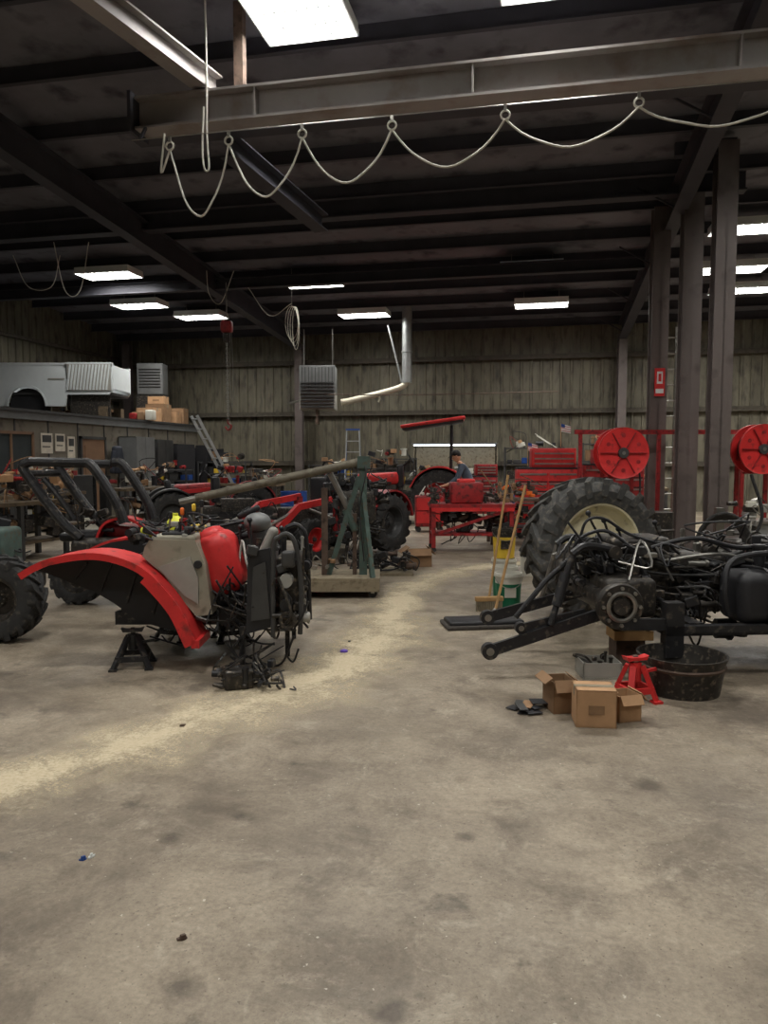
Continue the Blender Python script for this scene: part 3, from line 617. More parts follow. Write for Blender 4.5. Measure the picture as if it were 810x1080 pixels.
# ---------------------------------------------------------------- tool chests
def toolchest(name,a,d,w,hl,ht,rot=0,mt=RED):
    g=MB(); dp=.5
    g.rbox((0,0,.12+(hl-.12)/2),(w,dp,hl-.12),mt,.012)
    for x in(-1,1):
        for y in(-1,1): g.cyl((x*(w/2-.08),y*.18-.02,.06),(x*(w/2-.08),y*.18+.02,.06),.06,RUBN)
    n=6;z=.18;hh=(hl-.24)/n
    for k in range(n):
        for (x0,x1) in((-w/2+.03,-.01),(.01,w/2-.03)):
            g.bx(x0,x1,-dp/2-.018,-dp/2,z+.014,z+hh-.014,mt); g.bx(x0+.02,x1-.02,-dp/2-.034,-dp/2-.018,z+hh-.06,z+hh-.025,STEEL); g.bx(x0,x1,-dp/2-.004,-dp/2+.001,z-.014,z+.014,BLKP)
        z+=hh
    g.bx(-w/2-.01,w/2+.01,-dp/2-.01,dp/2+.01,hl,hl+.03,BLKP)
    if ht:
        w2=w*.72; g.rbox((.12,0.02,hl+.03+ht/2),(w2,dp*.8,ht),mt,.012); k=3;z=hl+.06
        for i in range(k): g.bx(.12-w2/2+.03,.12+w2/2-.03,-dp*.4-.0,-dp*.4+.02,z,z+(ht-.1)/k-.01,mt); g.bx(.12-w2/2+.05,.12+w2/2-.05,-dp*.4-.014,-dp*.4,z+.03,z+.06,STEEL); z+=(ht-.08)/k
    return g.fin(name,a,d,0,rot)
toolchest('red_tool_chest',3.25,15.2,1.2,1.38,.38,-4)
toolchest('red_tool_chest',4.75,16.0,1.3,1.45,.3,4,REDW)
toolchest('red_tool_chest',2.6,20.3,.8,1.1,.3,0,REDW)
for a,d in((2.95,15.6),(3.62,15.6)):
    g=MB(); g.cyl((0,0,0),(0,0,.5),.006,WOOD,n=6); g.prism([(0,.34),(.2,.3),(.2,.44),(0,.5)],-.003,.003,WHITE)
    for k in range(3): g.prism([(.0,.36+.045*k),(.2,.32+.045*k),(.2,.335+.045*k),(0,.375+.045*k)],-.005,.005,REDW)
    g.prism([(0,.43),(.08,.415),(.08,.478),(0,.498)],-.006,.006,BLUE); g.lathe([(.001,0),(.03,0),(.03,.02),(.001,.02)],BLKP,(0,0,0)); g.fin('small_flag',a,d,1.415 if a<3.1 else 1.8)
def reel(a,d,z,R,rot=0):
    g=MB()
    for y in(-.13,.13): g.lathe([(R*.2,-.01),(R*.5,-.02),(R*.93,-.012),(R,-.025),(R,.02),(R*.92,.012),(R*.5,.0),(R*.2,.01)],RED,(0,y,z),(0,1,0),40,True)
    for k in range(6):
        t=k*math.pi/3; g.beam((R*.2*math.cos(t),-.155,z+R*.2*math.sin(t)),(R*.9*math.cos(t),-.155,z+R*.9*math.sin(t)),.012,.05,REDW,(0,1,0))
        t+=math.pi/6; g.cyl((R*.68*math.cos(t),-.152,z+R*.68*math.sin(t)),(R*.68*math.cos(t),-.146,z+R*.68*math.sin(t)),R*.08,REDW,n=14)
    for k in range(7):
        g.lathe([(R*.7,-.018),(R*.75,0),(R*.7,.018),(R*.6,0)],BLKP,(0,-.1+k*.033,z),(0,1,0),28,True)
    g.lathe([(.001,-.04),(R*.2,-.035),(R*.22,0)],DGREY,(0,-.14,z),(0,1,0),20); g.cyl((0,-.18,z),(0,.2,z),.03,STEEL)
    g.bx(-R*.35,R*.35,.16,.2,z-R,z+R*.3,REDW); 
    for x in(-.25,.25): g.bx(x-.03,x+.03,.16,.2,0,z-R*.3,REDW); g.bx(x-.03,x+.03,-.2,.2,0,.05,REDW)
    g.tube([(R*.6,-.0,z-R*.4),(R*.75,-.05,z-R),(R*.7,-.05,.7),(R*.5,-.1,.35)],.016,BLKP,8,6)
    return g.fin('hose_reel',a,d,0,rot)
reel(3.92,12.6,1.68,.42); reel(6.05,12.3,1.74,.40,5)
g=MB(); g.bx(-1.5,1.6,0,.08,2.02,2.1,REDW)
for x in(-1.4,0,1.5): g.bx(x-.03,x+.03,.0,.06,0,2.05,REDW)
g.fin('hose_reel_rack',4.9,13.55,0)
g=MB()
for x in(0,.3): g.bx(x-.02,x+.02,-.03,.03,0,4.1,STEEL)
for k in range(13): g.cyl((0,0,.3+k*.3),(.3,0,.3+k*.3),.014,STEEL,n=8)
g.fin('wall_ladder',5.32,14.75,0)
g=MB(); g.bx(-.09,.09,-.01,.01,0,.5,RED); g.bx(-.07,.07,-.014,-.01,.05,.13,WHITE); g.bx(-.05,.05,-.014,-.01,.22,.44,WHITE); g.box((0,-.016,.33),(.05,.005,.14),RED)
g.finish('fire_extinguisher_sign',(2.0,14.62,2.72),TH*.6)
g=MB(); g.rbox((0,0,.35),(.9,.6,.66),GALV,.02); g.bx(-.5,.5,-.33,.33,.68,.72,STEEL); g.mess((-.4,-.25,.74),(.4,.25,1.0),12,(LGREY,DARK,OFFW,STEEL),81,(.06,.2)); g.bx(-.02,.02,-.31,-.3,.05,.64,DGREY); g.bx(-.44,.44,-.29,.29,0,.03,DGREY); g.fin('metal_bench_cabinet',5.4,10.8,0)
g=MB()
for k in range(5):
    R=.34-.012*k; g.tube([(R*math.cos(t),.02*k,.5+R*math.sin(t)*1.3) for t in [math.pi*2*q/20 for q in range(21)]],.022,RUBN,8)
g.tube([(.3,.05,.5),(.5,.1,.9),(.4,.2,1.4)],.02,RUBN,8,5); g.bx(-.05,.05,.1,.18,0,1.0,STEEL); g.fin('air_hose_coil',4.05,9.0,0)
g=MB(); g.lathe([(.001,0),(.22,0),(.22,.3),(.235,.32),(.235,.35),(.22,.37),(.22,.6),(.235,.62),(.22,.64),(.22,.86),(.001,.86)],DARK,(0,0,0),(0,0,1),24); g.fin('oil_drum',3.75,10.4,0)
g=MB(); g.rbox((0,0,.27),(.5,.5,.5),DARK,.03); g.bx(-.25,.25,-.25,.25,0,.03,BLK); g.mess((-.2,-.2,.5),(.2,.2,.85),14,(DARK,LGREY,STEEL),84); g.fin('welding_machine',4.8,10.0,0)

# ---------------------------------------------------------------- big rear wheel + chassis
g=MB(); g.wheel((0,0,.7),(-math.sin(math.radians(-14)),-math.cos(math.radians(-14)),0),.71,.44,.46,RUB,CREAM,20,.055,56,dish=.45)
g.fin('tractor_rear_wheel',2.14,7.8,-.005)
g=MB()
g.rbox((.1,.1,.62),(.75,.45,.46),DARK,.05); g.rbox((.75,.1,.62),(.75,.38,.4),DARK,.04); g.rbox((1.5,.1,.6),(.95,.42,.5),DARK,.04)
hx,hz=-.42,.53
g.cyl((hx,-.62,hz),(hx,.55,hz),.1,DARK,n=24); g.lathe([(.001,-.03),(.06,-.03),(.07,0),(.1,0),(.105,-.02),(.16,-.02),(.17,0),(.17,.05),(.12,.08)],DARK,(hx,-.66,hz),(0,1,0),32)
g.lathe([(.085,-.03),(.1,-.035),(.115,-.03)],STEEL,(hx,-.66,hz),(0,1,0),32); g.rbox((hx+.15,-.3,hz+.02),(.4,.4,.3),DARK,.05)
for k in range(8):
    t=k*math.pi/4; g.cyl((hx+.135*math.cos(t),-.7,hz+.135*math.sin(t)),(hx+.135*math.cos(t),-.66,hz+.135*math.sin(t)),.014,STEEL,n=6)
g.cyl((hx,.5,hz),(-.2,1.2,.66),.13,DARK,n=20)
def link(p,q,w,h,m=BLK):
    g.beam(p,q,w,h,m); g.cyl(Vector(p)-Vector((0,w*.9,0)),Vector(p)+Vector((0,w*.9,0)),h*.72,m,n=16); g.cyl(Vector(p)-Vector((0,w,0)),Vector(p)+Vector((0,w,0)),h*.35,STEEL,n=12)
link((-1.34,-.5,.18),(-.5,-.45,.43),.035,.085); link((-1.2,.25,.27),(-.4,.25,.48),.035,.085)
link((-1.1,-.46,.34),(-.6,-.42,.44),.03,.06)
g.beam((-1.1,-.45,.28),(-.72,-.42,.38),.06,.05,BLK)
g.cyl((-.88,-.48,.36),(-.7,-.4,.86),.025,BLK,n=10); g.cyl((-.83,-.46,.5),(-.75,-.42,.74),.04,BLK,n=12)
g.cyl((-.74,.28,.4),(-.62,.25,.87),.02,STEEL,n=10)
g.tube([(-.7,-.4,.88),(-.58,-.38,.94),(-.3,-.25,.88)],.03,BLK,8,4); g.tube([(-.62,.25,.88),(-.5,.25,.94),(-.25,.2,.88)],.03,BLK,8,4)
g.cyl((-.34,-.35,.88),(-.34,.35,.88),.05,DARK)
g.tube([(-1.05,-.1,.34),(-.8,-.05,.62),(-.5,0,.87)],.022,BLK,8)
g.rbox((-.05,.08,.9),(.5,.4,.14),DARK,.04)
for (x,z) in((-.45,1.16),(-.32,1.1),(-.2,1.03),(.1,1.08)): g.tube([(x+.15,0,.9),(x+.05,0,z-.1),(x,-.02,z)],.01,BLK,6,4); g.ball((x,-.02,z),.022,BLKP)
g.tube([(-.55,-.1,.9),(-.5,-.12,1.1),(-.35,-.1,1.12),(-.15,-.1,1.0),(.1,-.12,.92)],.012,BLKP,8,6)
g.tube([(-.6,-.2,.7),(-.62,-.25,.95),(-.4,-.25,1.04),(-.2,-.3,.9),(-.1,-.35,.7)],.014,BLKP,8,6)
g.tube([(.0,-.2,.9),(.3,-.28,.98),(.7,-.25,.9),(1.2,-.25,.94),(1.7,-.2,.86)],.018,BLKP,8,6)
g.tube([(.1,-.22,.8),(.5,-.3,.86),(.9,-.28,.78),(1.4,-.3,.84)],.012,STEEL,8,6)
g.mess((-.65,-.4,.55),(0,.2,.9),60,(DARK,BLK,DARK,BLKP,DGREY,STEEL),98,(.04,.12))
g.mess((-.5,-.3,.5),(1.0,.3,.94),140,(DARK,BLK,DARK,BLKP,DGREY,BLK,STEEL),91,(.04,.15))
g.mess((.8,-.35,.6),(2.0,.3,.96),80,(DARK,BLK,DARK,BLKP,DGREY),92,(.05,.17))
g.mess((-.4,-.45,.36),(.9,-.2,.7),66,(DARK,BLK,DARK,DGREY),94,(.04,.13))
g.mess((.2,-.3,.2),(1.9,.2,.5),40,(DARK,BLK,BLKP),97,(.06,.18))
g.wires((-.6,-.4,.45),(1.9,.2,.98),44,(BLKP,RUBN,BLKP,DARK),93,.008,.14)
g.bx(-.1,.03,-.72,-.62,.16,.56,BLK); g.bx(-.1,2.2,-.72,-.64,.32,.39,BLK); g.bx(-.1,2.2,-.72,-.55,.32,.34,BLK); g.beam((-.42,-.66,.4),(-.05,-.68,.4),.05,.08,BLK)
g.bx(.1,.2,-.66,.3,.32,.4,BLK); g.bx(1.0,1.1,-.66,.3,.32,.4,BLK)
g.rbox((.92,-.5,.57),(.9,.38,.38),BLKP,.08,seg=5); g.cyl((.8,-.5,.75),(.8,-.5,.81),.05,BLKP); 
for x in(.68,1.15): g.tube([(x,-.7,.38),(x,-.705,.58),(x,-.68,.76),(x,-.5,.78),(x,-.3,.76)],.012,BLK,6,3)
g.tube([(.42,-.6,.44),(.38,-.62,.64),(.5,-.55,.86),(1.1,-.5,.9)],.022,BLKP,8,6)
g.bx(1.7,1.8,-.1,.3,0,.38,BLK); g.bx(1.55,1.95,-.2,.4,0,.03,BLK)
g.fin('tractor_chassis',2.08,6.1,0,4)
jack_stand('jack_stand',1.66,4.93,.3,REDW if False else RED,15,.2)
g=MB(); g.lathe([(.001,.0),(.25,.0),(.285,.22),(.3,.26),(.285,.26),(.235,.03),(.001,.02)],DARK,(0,0,0),(0,0,1),32); g.lathe([(.275,.17),(.29,.19),(.275,.21)],RUST,(0,0,0),(0,0,1),32); g.fin('oil_drain_pan',2.05,5.14,0)
g=MB(); g.bx(-.14,.14,-.12,.12,0,.02,OFFW)
for q in((-.14,-.13,-.12,.12),(.13,.14,-.12,.12),(-.14,.14,-.12,-.11),(-.14,.14,.11,.12)): g.bx(q[0],q[1],q[2],q[3],0,.12,LGREY)
g.mess((-.1,-.08,.05),(.1,.08,.14),8,(DARK,RUST),95,(.03,.07)); g.fin('parts_tray',1.58,5.5,0)
g=MB(); g.box((0,0,.1),(.22,.2,.2),RUST); g.box((.02,0,.235),(.3,.22,.07),WOOD); g.fin('wood_blocking',1.9,5.85,0)
cbox('cardboard_box',1.27,4.5,0,.235,.2,.225,-6,CARD); 
cbox('cardboard_box',1.475,4.58,0,.15,.16,.16,14,CARD,True); cbox('cardboard_box',1.12,4.75,0,.15,.2,.2,8,CARDD,True)
g=MB()
for i in range(9): g.box((random.uniform(-.1,.1),random.uniform(-.08,.08),.004+.004*i),(random.uniform(.08,.16),random.uniform(.05,.1),.004),random.choice((BLKP,CARDD,DGREY,CARDD)),(0,0,random.uniform(0,180)))
g.fin('scrap_cardboard',.92,4.75,0)
g=MB(); g.rbox((0,0,.05),(.72,.3,.05),BLKP,.02,(0,0,8)); g.rbox((0,0,.02),(.78,.36,.04),mat('dust_mop_fibre',(70,66,62),.95,0,.3,40),.015,(0,0,8)); g.cyl((.05,.02,.07),(.12,.05,.15),.02,STEEL); g.cyl((.12,.05,.15),(.44,.3,1.33),.014,WOOD,n=10)
g.fin('dust_mop',.95,7.15,0)
g=MB(); g.rbox((0,0,.13),(.3,.06,.05),WOOD,.01); 
for k in range(14): g.box((-.13+.02*k,0,.055),(.014,.05,.11),PLY)
g.cyl((0,0,.15),(.22,.1,1.42),.013,WOOD,n=10); g.fin('push_broom',1.1,7.85,0,8)
def bucket(a,d,h,c1,c2,name='bucket'):
    g=MB(); g.lathe([(.001,0),(.125,0),(.132,.12)],c1,(0,0,0),(0,0,1),28); g.lathe([(.132,.12),(.14,.26)],c1,(0,0,0),(0,0,1),28); g.lathe([(.14,.26),(.145,.33),(.155,.33),(.155,.35),(.148,.35),(.148,.37),(.138,.37),(.125,.03),(.001,.03)],c2,(0,0,0),(0,0,1),28)
    g.tube([(.15*math.cos(t),-.155*math.sin(t)-.0,.34-.12*math.sin(t)) for t in [math.pi*k/10 for k in range(11)]],.004,STEEL,6); g.box((0,-.136,.17),(.12,.012,.1),c2)
    return g.fin(name,a,d,h)
bucket(1.34,8.1,0,GREEN,OFFW); bucket(1.38,8.6,0,GREEN,OFFW); bucket(1.48,9.3,0,OFFW,OFFW); bucket(1.48,9.3,.375,YELO,DARK); bucket(-6.4,19.3,0,OFFW,OFFW)
bucket(-6.0,15.5,0,OFFW,OFFW);bucket(2.0,10.3,0,OFFW,BLKP)
# ---------------------------------------------------------------- back area
def drum(a,d,m):
    g=MB(); g.lathe([(.001,0),(.28,0),(.285,.28),(.3,.3),(.285,.32),(.285,.58),(.3,.6),(.285,.62),(.285,.86),(.295,.88),(.27,.88),(.27,.86),(.001,.86)],m,(0,0,0),(0,0,1),28); g.cyl((.12,0,.86),(.12,0,.89),.03,STEEL); return g.fin('oil_drum',a,d,0)
drum(-1.95,16.4,BLUE); drum(-.75,17.4,DGREY); drum(3.6,19.6,BLUE); drum(-3.2,21.8,DARK)
def shelf(a,d,w,h,rot=0,seed=0):
    g=MB(); rdd=random.Random(seed)
    for x in(-w/2,w/2):
        for y in(-.22,.22): g.bx(x-.02,x+.02,y-.02,y+.02,0,h,DGREY)
    n=4
    for k in range(n+1):
        z=.1+(h-.15)*k/n; g.bx(-w/2,w/2,-.24,.24,z,z+.03,DGREY); x=-w/2+.12
        while x<w/2-.1 and k<n:
            ww=rdd.uniform(.1,.26);hh=rdd.uniform(.1,min(.34,(h-.15)/n-.05)); g.rbox((x+ww/2-.05,rdd.uniform(-.08,.04),z+.03+hh/2),(ww,.28,hh),rdd.choice((CARDD,BLKP,REDW,DARK,OFFW,BLUE,DGREY,CARDD,DARK,DARK,YELO)),.012,seg=1); x+=ww+.03
    g.mess((-w/2+.15,-.15,h+.02),(w/2-.15,.15,h+.2),int(w*6),(CARDD,OFFW,DARK,CARD,REDW,BLKP),seed+50,(.1,.24))
    return g.fin('storage_shelf',a,d,0,rot)
shelf(.2,21.9,1.4,1.6,-12,1); shelf(-4.8,22.9,1.5,1.5,-12,2); shelf(4.2,21.3,1.6,1.9,-12,3); shelf(-1.6,23.2,1.3,1.4,-12,4); shelf(6.1,20.2,1.6,2.0,-12,5)
shelf(-7.4,16.6,1.3,1.2,60,6); shelf(-5.9,20.9,1.2,1.3,-12,7); shelf(-.1,19.8,1.1,1.35,-12,8)
def bench(a,d,w,rot,seed,light=False):
    g=MB(); g.bx(-w/2,w/2,-.35,.35,.86,.92,BENCHW)
    for x in(-w/2+.06,w/2-.06,0):
        for y in(-.3,.3): g.bx(x-.035,x+.035,y-.035,y+.035,0,.86,DGREY)
    g.bx(-w/2,w/2,-.3,.3,.25,.29,BENCHW); g.mess((-w/2+.1,-.25,.95),(w/2-.1,.3,1.35),int(w*20),(DARK,REDW,STEEL,OFFW,CARD,DARK,BLKP,CARDD,DGREY),seed,(.08,.24)); g.mess((-w/2+.1,-.25,.35),(w/2-.1,.25,.7),int(w*12),(DARK,BLK,CARDD,BLKP),seed+1,(.1,.3))
    if light:
        g.bx(-w/2,w/2,.3,.34,.92,1.9,PLY); g.bx(-w/2,w/2,-.1,.3,2.0,2.04,GREY)
        for x in(-w/2+.05,w/2-.05): g.bx(x-.02,x+.02,.3,.34,.9,2.04,DGREY)
        g.box((0,.0,1.97),(w*.95,.1,.035),LAMPON)
    return g.fin('workbench',a,d,0,rot)
bench(2.05,22.3,2.5,-12,101,True); bench(-6.7,14.6,2.2,78,103); bench(-3.6,20.2,1.8,-12,105); bench(5.4,17.6,2.2,-12,107)
bench(-5.9,11.8,2.0,70,109); bench(-5.6,17.6,1.6,60,111)
# heater with duct
g=MB()
g.rbox((0,0,4.13),(1.0,.8,.75),GREY,.03); g.prism([(-.5,3.3),(.5,3.3),(.5,3.77),(-.5,3.77)],-.38,.38,LGREY)
for k in range(8): g.box((0,-.42,3.36+k*.095),(.92,.06,.02),DGREY,(35,0,0))
for k in range(10): g.box((-.42+.093*k,-.41,4.15),(.02,.03,.6),DGREY)
for x in(-.4,.4): g.cyl((x,0,4.5),(x,0,5.55),.015,STEEL,n=6)
g.beam((-.5,.3,3.6),(-1.0,1.5,3.6),.05,.05,STEEL); g.bx(-.06,.0,-.3,.3,2.9,3.3,RUST)
g.fin('unit_heater',-1.85,21.6,-.35)
g=MB(); g.cyl((0,0,3.75),(0,0,5.9),.14,GALV,n=20); g.lathe([(.14,0),(.16,.01),(.16,.05),(.14,.06)],GALV,(0,0,4.6),(0,0,1),20)
g.tube([(0,0,3.8),(-.12,0,3.66),(-.5,0,3.52),(-1.6,.05,3.25),(-1.9,.05,3.2)],.09,PIPE,14,5); g.tube([(-.55,.1,5.4),(-.35,.05,4.6),(-.15,0,3.75)],.025,GALV,6,3)
g.tube([(-.8,0,3.45),(-.78,0,3.3),(-.82,0,3.2)],.03,PIPE,8)
g.fin('exhaust_duct',.66,22.0,0)
def straight_ladder(name,a,d,L,lean,rot,w=.42,m=GALV):
    g=MB(); s,c=math.sin(math.radians(lean)),math.cos(math.radians(lean))
    for y in(-w/2,w/2): g.beam((0,y,.03),(-L*s,y,L*c),.03,.08,m,(1,0,0))
    k=.3
    while k<L-.1: g.cyl((-k*s,-w/2,k*c),(-k*s,w/2,k*c),.016,m,n=8); k+=.3
    return g.fin(name,a,d,0,rot)
straight_ladder('extension_ladder',-3.95,21.5,3.1,28,35)
g=MB()
for i in(-1,1):
    g.beam((i*.25,-.35,0),(i*.17,0,2.35),.03,.06,GALV,(0,1,0)); g.beam((i*.25,.45,0),(i*.17,.05,2.35),.03,.04,BLUE,(0,1,0))
for k in range(1,8): t=k/8; g.box((0,-.35*(1-t),2.35*t),(.48-.14*t,.08,.025),GALV)
g.box((0,.02,2.37),(.38,.2,.04),BLUE); g.fin('step_ladder',-.85,20.8,0)
def chain_hoist(a,d,zt,zb,m=REDW):
    g=MB(); z=zt
    while z>zb:
        g.tube([(0.0+.02*math.cos(t),0,z+.035*math.sin(t)) for t in [math.pi*2*q/8 for q in range(9)]],.008,STEEL,5); g.tube([(.0,.02*math.cos(t),z-.045+.035*math.sin(t)) for t in [math.pi*2*q/8 for q in range(9)]],.008,STEEL,5); z-=.09
    g.rbox((0,0,zt),(.24,.22,.24),m,.05); g.rbox((0,0,zt-.22),(.14,.14,.2),DARK,.04); g.tube([(0,0,zb),(0,0,zb-.08),(.07,0,zb-.14),(.0,0,zb-.22),(-.06,0,zb-.15)],.02,REDW,8,4); g.cyl((0,0,zt+.1),(0,0,zt+.9),.012,STEEL,n=6)
    for s in(.09,): 
        g.tube([(s,0,zt),(s+.03,0,(zt+zb)/2),(s,0,zb+.2),(s-.03,0,(zt+zb)/2),(s-.02,0,zt)],.009,STEEL,5,4)
    return g.fin('chain_hoist',a,d,0)
chain_hoist(-3.25,15.9,4.3,2.4)
def coil(a,d,zt,R,n,m=ROPE):
    g=MB()
    for k in range(n):
        g.tube([(R*(1-.15*k)*.5*math.sin(t)+.03*k,.03*k-.03*n/2,zt-R*1.3*(1+.1*k)+R*1.3*(1+.1*k)*math.cos(t)) for t in [math.pi*2*q/18 for q in range(19)]],.009,m,6)
    g.cyl((0,0,zt),(0,0,6.1),.008,STEEL,n=6); return g.fin('hanging_cord_coil',a,d,0)
coil(-2.2,18.4,5.2,.3,4)
def droop(name,pts,r=.012,m=ROPE):
    g=MB(); g.tube([F(*p) for p in pts],r,m,6,8); return g.finish(name,(0,0,0))
droop('hanging_air_line',[(-2.2,18.3,5.25),(-2.7,18.2,4.95),(-3.2,18.2,5.6)],.01)
droop('hanging_air_line',[(-7.9,16.5,5.9),(-7.6,16.5,5.25),(-7.1,16.5,5.25),(-6.9,16.5,5.9)],.009)
droop('hanging_air_line',[(-3.9,17.0,5.7),(-3.85,17.0,5.2),(-3.6,17.0,5.0),(-3.3,17,5.7)],.009)
droop('hanging_air_line',[(-6.6,15.5,5.9),(-6.4,15.5,4.95),(-6.1,15.5,4.95),(-5.9,15.5,5.9)],.009)
droop('overhead_conduit',[(-1.5,20.5,3.3),(0,20.5,3.28),(2,20.4,3.3),(4.6,20.2,3.35)],.015,RUST)
g=MB(); g.rbox((0,0,.45),(.6,.5,.66),REDW,.03); g.mess((-.2,-.2,.8),(.28,.2,.92),6,(STEEL,DARK,OFFW),121,(.05,.1)); 
for x in(-.24,.24):
    for y in(-.18,.18): g.cyl((x,y-.02,.06),(x,y+.02,.06),.06,RUBN)
g.bx(-.28,.28,-.27,-.25,.2,.45,RED); g.bx(-.28,.28,-.27,-.25,.48,.74,RED); g.fin('tool_cart',.98,16.5,.0)
# ---------------------------------------------------------------- person
def person(a,d,rot):
    V=[];E=[];Rr=[]
    def v(p,r): V.append(p);Rr.append(r);return len(V)-1
    def ch(root,lst):
        for p,r in lst: k=v(p,r);E.append((root,k));root=k
        return root
    pel=v((0,0,.98),(.16,.13))
    chest=ch(pel,[((.05,0,1.12),(.145,.12)),((.12,0,1.26),(.16,.13)),((.19,0,1.38),(.16,.12))])
    nk=ch(chest,[((.25,0,1.47),(.07,.07)),((.29,0,1.54),(.055,.055))])
    for s in(-1,1):
        sh=ch(chest,[((.2,s*.17,1.42),(.07,.07)),((.25,s*.22,1.3),(.055,.055)),((.3,s*.25,1.16),(.045,.045)),((.4,s*.22,1.08),(.038,.038)),((.5,s*.17,1.02),(.028,.028)),((.545,s*.16,1.005),(.03,.02))])
        palm=ch(sh,[((.585,s*.155,.995),(.036,.016))])
        for k in range(4):
            oy=s*(.125+.02*k); L=(.07,.085,.08,.06)[3-k if s>0 else 3-k]
            ch(palm,[((.62,oy,.99),(.009,.009)),((.62+L*.55,oy,.985),(.008,.008)),((.62+L,oy,.965),(.007,.007))])
        ch(palm,[((.58,s*.115,.985),(.011,.011)),((.615,s*.095,.972),(.009,.009))])
        ch(pel,[((0.0,s*.1,.9),(.1,.1)),((.03,s*.11,.7),(.08,.08)),((.05,s*.115,.5),(.06,.06)),((.0,s*.12,.3),(.055,.055)),((-.02,s*.12,.09),(.042,.042)),((.06,s*.125,.05),(.045,.04)),((.17,s*.13,.04),(.04,.03))])
    me=bpy.data.meshes.new('tmp'); me.from_pydata(V,E,[]); o=bpy.data.objects.new('tmp',me); bpy.context.scene.collection.objects.link(o)
    o.modifiers.new('skin','SKIN'); sv=me.skin_vertices[0].data
    for i,r in enumerate(Rr): sv[i].radius=r
    sv[0].use_root=True
    sub=o.modifiers.new('sub','SUBSURF'); sub.levels=1
    bpy.context.view_layer.update()
    ev=o.evaluated_get(bpy.context.evaluated_depsgraph_get()); m2=ev.to_mesh()
    g=MB(); vs=[tuple(x.co) for x in m2.vertices]
    for p in m2.polygons:
        c=p.center
        if c.x>.49: mt=SKIN
        elif c.z>1.48: mt=SKIN
        elif c.z>.95: mt=SHIRT
        elif c.z<.11: mt=BLKP
        else: mt=PANTS
        g.f.append(list(p.vertices))
        if mt not in g.mats: g.mats.append(mt)
        g.m.append(g.mats.index(mt))
    g.v=[Vector(x) for x in vs]
    ev.to_mesh_clear(); bpy.data.objects.remove(o)
    g.M=Matrix.Translation((.33,0,1.64))@Euler((0,math.radians(28),0)).to_matrix().to_4x4()
    g.ball((0,0,0),(.095,.077,.118),SKIN,20,14); g.ball((.03,0,-.07),(.055,.05,.055),SKIN,14,10)
    g.prism([(.085,.02),(.118,-.022),(.085,-.03)],-.012,.012,SKIN)
    for s in(-1,1):
        g.ball((.084,s*.032,.012),(.012,.015,.01),OFFW,10,8); g.ball((.093,s*.032,.012),(.005,.007,.007),BLKP,8,6); g.ball((.0,s*.08,-.01),(.02,.012,.032),SKIN,10,8); g.box((.09,s*.032,.035),(.01,.035,.008),HAIR)
    g.ball((.083,0,-.058),(.01,.026,.007),REDW,10,6)
    g.ball((-.018,0,.03),(.1,.083,.105),HAIR,20,14); g.lathe([(.001,.135),(.05,.125),(.085,.095),(.098,.05),(.09,.045)],HAIR,(0,0,0),(0,0,1),20); g.rbox((.12,0,.055),(.1,.13,.012),HAIR,.005,(0,8,0))
    g.M=Matrix()
    g.box((.01,0,.975),(.28,.3,.03),BLKP)
    return g.fin('mechanic_person',a,d,0,rot,ang=60)
person(1.9,16.55,178)
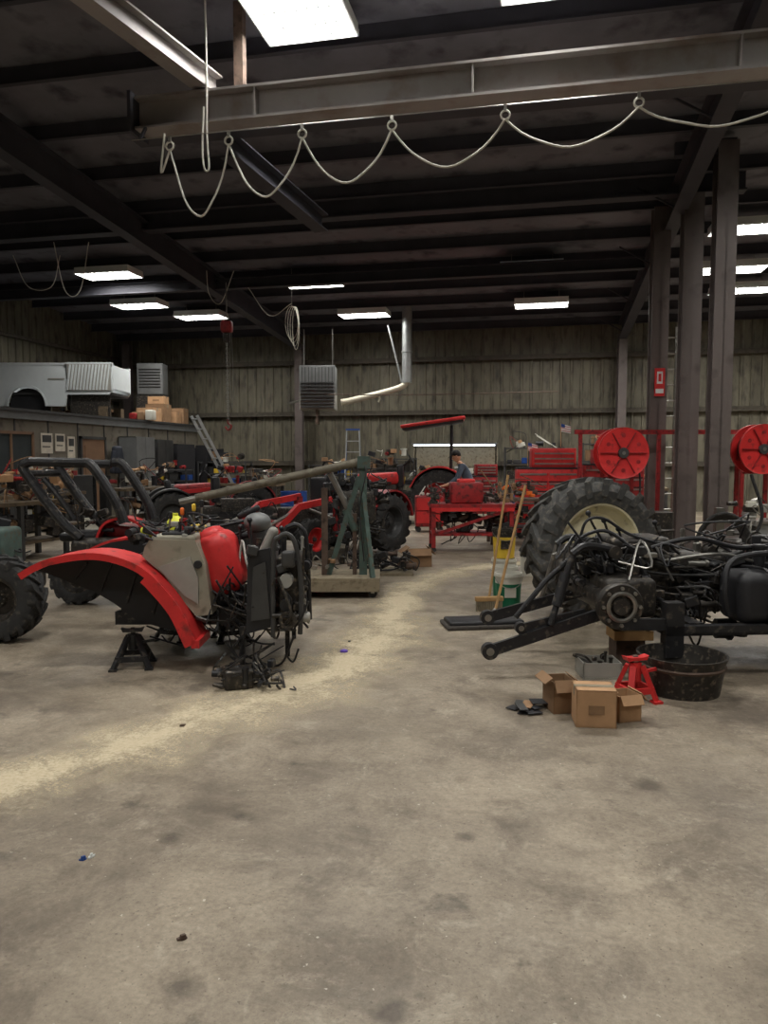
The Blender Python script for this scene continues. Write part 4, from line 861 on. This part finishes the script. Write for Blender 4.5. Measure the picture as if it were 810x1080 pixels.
# ---------------------------------------------------------------- sawdust trail
def sawdust():
    pts=[(-3.4,2.95),(-2.5,3.3),(-1.85,3.62),(-1.37,4.15),(-.95,4.75),(-.56,5.3),(-.19,6.1),(.02,7.0),(.12,7.9),(.28,9.0),(.8,10.3),(1.5,11.1),(2.2,11.5)]
    P=catmull([Vector((p[0],p[1],0)) for p in pts],10); n=len(P); me=bpy.data.meshes.new('sawdust_trail'); vs=[];dens=[];fs=[]; K=13
    for i,p in enumerate(P):
        T=(P[min(i+1,n-1)]-P[max(i-1,0)]).normalized(); q=Vector((-T.y,T.x,0)); t=i/n
        w=(.5+.32*math.exp(-((t-.45)/.16)**2)+.07*math.sin(i*.7))
        for k in range(K):
            u=(k/(K-1))*2-1; c=F(p.x+q.x*u*w,p.y+q.y*u*w,.002+.006*(1-u*u)**3); vs.append(c); dens.append(max(0,(1-abs(u))**1.25))
    for i in range(n-1):
        for k in range(K-1): a=i*K+k; fs.append((a,a+K,a+K+1,a+1))
    me.from_pydata([tuple(c) for c in vs],[],fs); at=me.attributes.new('dust_cover','FLOAT','POINT'); at.data.foreach_set('value',dens)
    m=bpy.data.materials.new('sawdust'); m.use_nodes=True; N=m.node_tree.nodes;L=m.node_tree.links; b=N['Principled BSDF']; b.inputs['Roughness'].default_value=.95; b.inputs['Specular IOR Level'].default_value=.05
    tc=N.new('ShaderNodeTexCoord'); a1=N.new('ShaderNodeAttribute');a1.attribute_name='dust_cover'
    n1=N.new('ShaderNodeTexNoise');n1.inputs['Scale'].default_value=2.4;n1.inputs['Detail'].default_value=12;n1.inputs['Roughness'].default_value=.78;n1.inputs['Distortion'].default_value=.4;L.new(tc.outputs['Object'],n1.inputs['Vector'])
    n2=N.new('ShaderNodeTexNoise');n2.inputs['Scale'].default_value=60;n2.inputs['Detail'].default_value=8;n2.inputs['Roughness'].default_value=.7;L.new(tc.outputs['Object'],n2.inputs['Vector'])
    r=N.new('ShaderNodeValToRGB');r.color_ramp.elements[0].position=.3;r.color_ramp.elements[1].position=.7;r.color_ramp.elements[0].color=srgb(190,174,144)+(1,);r.color_ramp.elements[1].color=srgb(224,211,184)+(1,);L.new(n2.outputs['Fac'],r.inputs['Fac']);L.new(r.outputs['Color'],b.inputs['Base Color'])
    s=N.new('ShaderNodeMath');s.operation='MULTIPLY_ADD';s.inputs[1].default_value=2.4;s.inputs[2].default_value=-1.2;L.new(n1.outputs['Fac'],s.inputs[0])
    s2=N.new('ShaderNodeMath');s2.operation='MULTIPLY_ADD';s2.inputs[1].default_value=.9;L.new(n2.outputs['Fac'],s2.inputs[0]);L.new(s.outputs[0],s2.inputs[2])
    ad=N.new('ShaderNodeMath');ad.operation='ADD';L.new(a1.outputs['Fac'],ad.inputs[0]);L.new(s2.outputs[0],ad.inputs[1])
    mr=N.new('ShaderNodeMapRange');mr.inputs['From Min'].default_value=.6;mr.inputs['From Max'].default_value=1.4;mr.inputs['To Max'].default_value=.82;L.new(ad.outputs[0],mr.inputs['Value'])
    # never reaches the ribbon border: fade by coverage
    e=N.new('ShaderNodeMapRange');e.inputs['From Min'].default_value=.02;e.inputs['From Max'].default_value=.3;L.new(a1.outputs['Fac'],e.inputs['Value'])
    mu=N.new('ShaderNodeMath');mu.operation='MULTIPLY';L.new(mr.outputs[0],mu.inputs[0]);L.new(e.outputs[0],mu.inputs[1])
    L.new(mu.outputs[0],b.inputs['Alpha']); me.materials.append(m)
    o=bpy.data.objects.new('sawdust_trail',me); bpy.context.scene.collection.objects.link(o)
sawdust()
def litter(name,a,d,m,s=.04,seed=0):
    g=MB(); rd=random.Random(seed); n=7; poly=[(s*rd.uniform(.5,1.1)*math.cos(t),s*.6*rd.uniform(.5,1.1)*math.sin(t)) for t in [math.pi*2*k/n for k in range(n)]]
    g.prism(poly,0,.006,m,'xy'); g.box((0,0,.01),(s*.8,s*.5,.012),m,(0,12,30)); return g.fin(name,a,d,0,rd.uniform(0,90))
litter('candy_wrapper',-1.2,2.92,BLUE,.02,1); litter('candy_wrapper',-1.175,2.94,WHITE,.018,2); litter('paper_scrap',-1.2,4.42,RUST,.05,3); litter('dead_leaf',-.67,2.42,RUST,.022,4)
litter('paper_scrap',-.3,6.5,BLKP,.04,6)
g=MB(); g.lathe([(.001,0),(.03,.0),(.032,.02),(.02,.025),(.001,.025)],mat('purple_cap',(90,60,170),.4),(0,0,0),(0,0,1),14); g.fin('plastic_cap',-.33,6.15,0)
# ---------------------------------------------------------------- world, camera
w=bpy.data.worlds.new('World'); bpy.context.scene.world=w; w.use_nodes=True; w.node_tree.nodes['Background'].inputs[0].default_value=(.5,.52,.55,1); w.node_tree.nodes['Background'].inputs[1].default_value=.3
cd=bpy.data.cameras.new('Camera'); cam=bpy.data.objects.new('Camera',cd); bpy.context.scene.collection.objects.link(cam)
cam.location=(0,0,EYE); cam.rotation_euler=(math.radians(90-4.08),0,TH); cd.sensor_fit='VERTICAL'; cd.sensor_height=36; cd.lens=800/1080*36; cd.clip_start=.05
bpy.context.scene.camera=cam
bpy.context.scene.view_settings.view_transform='Standard'
bpy.context.scene.view_settings.exposure=0.45
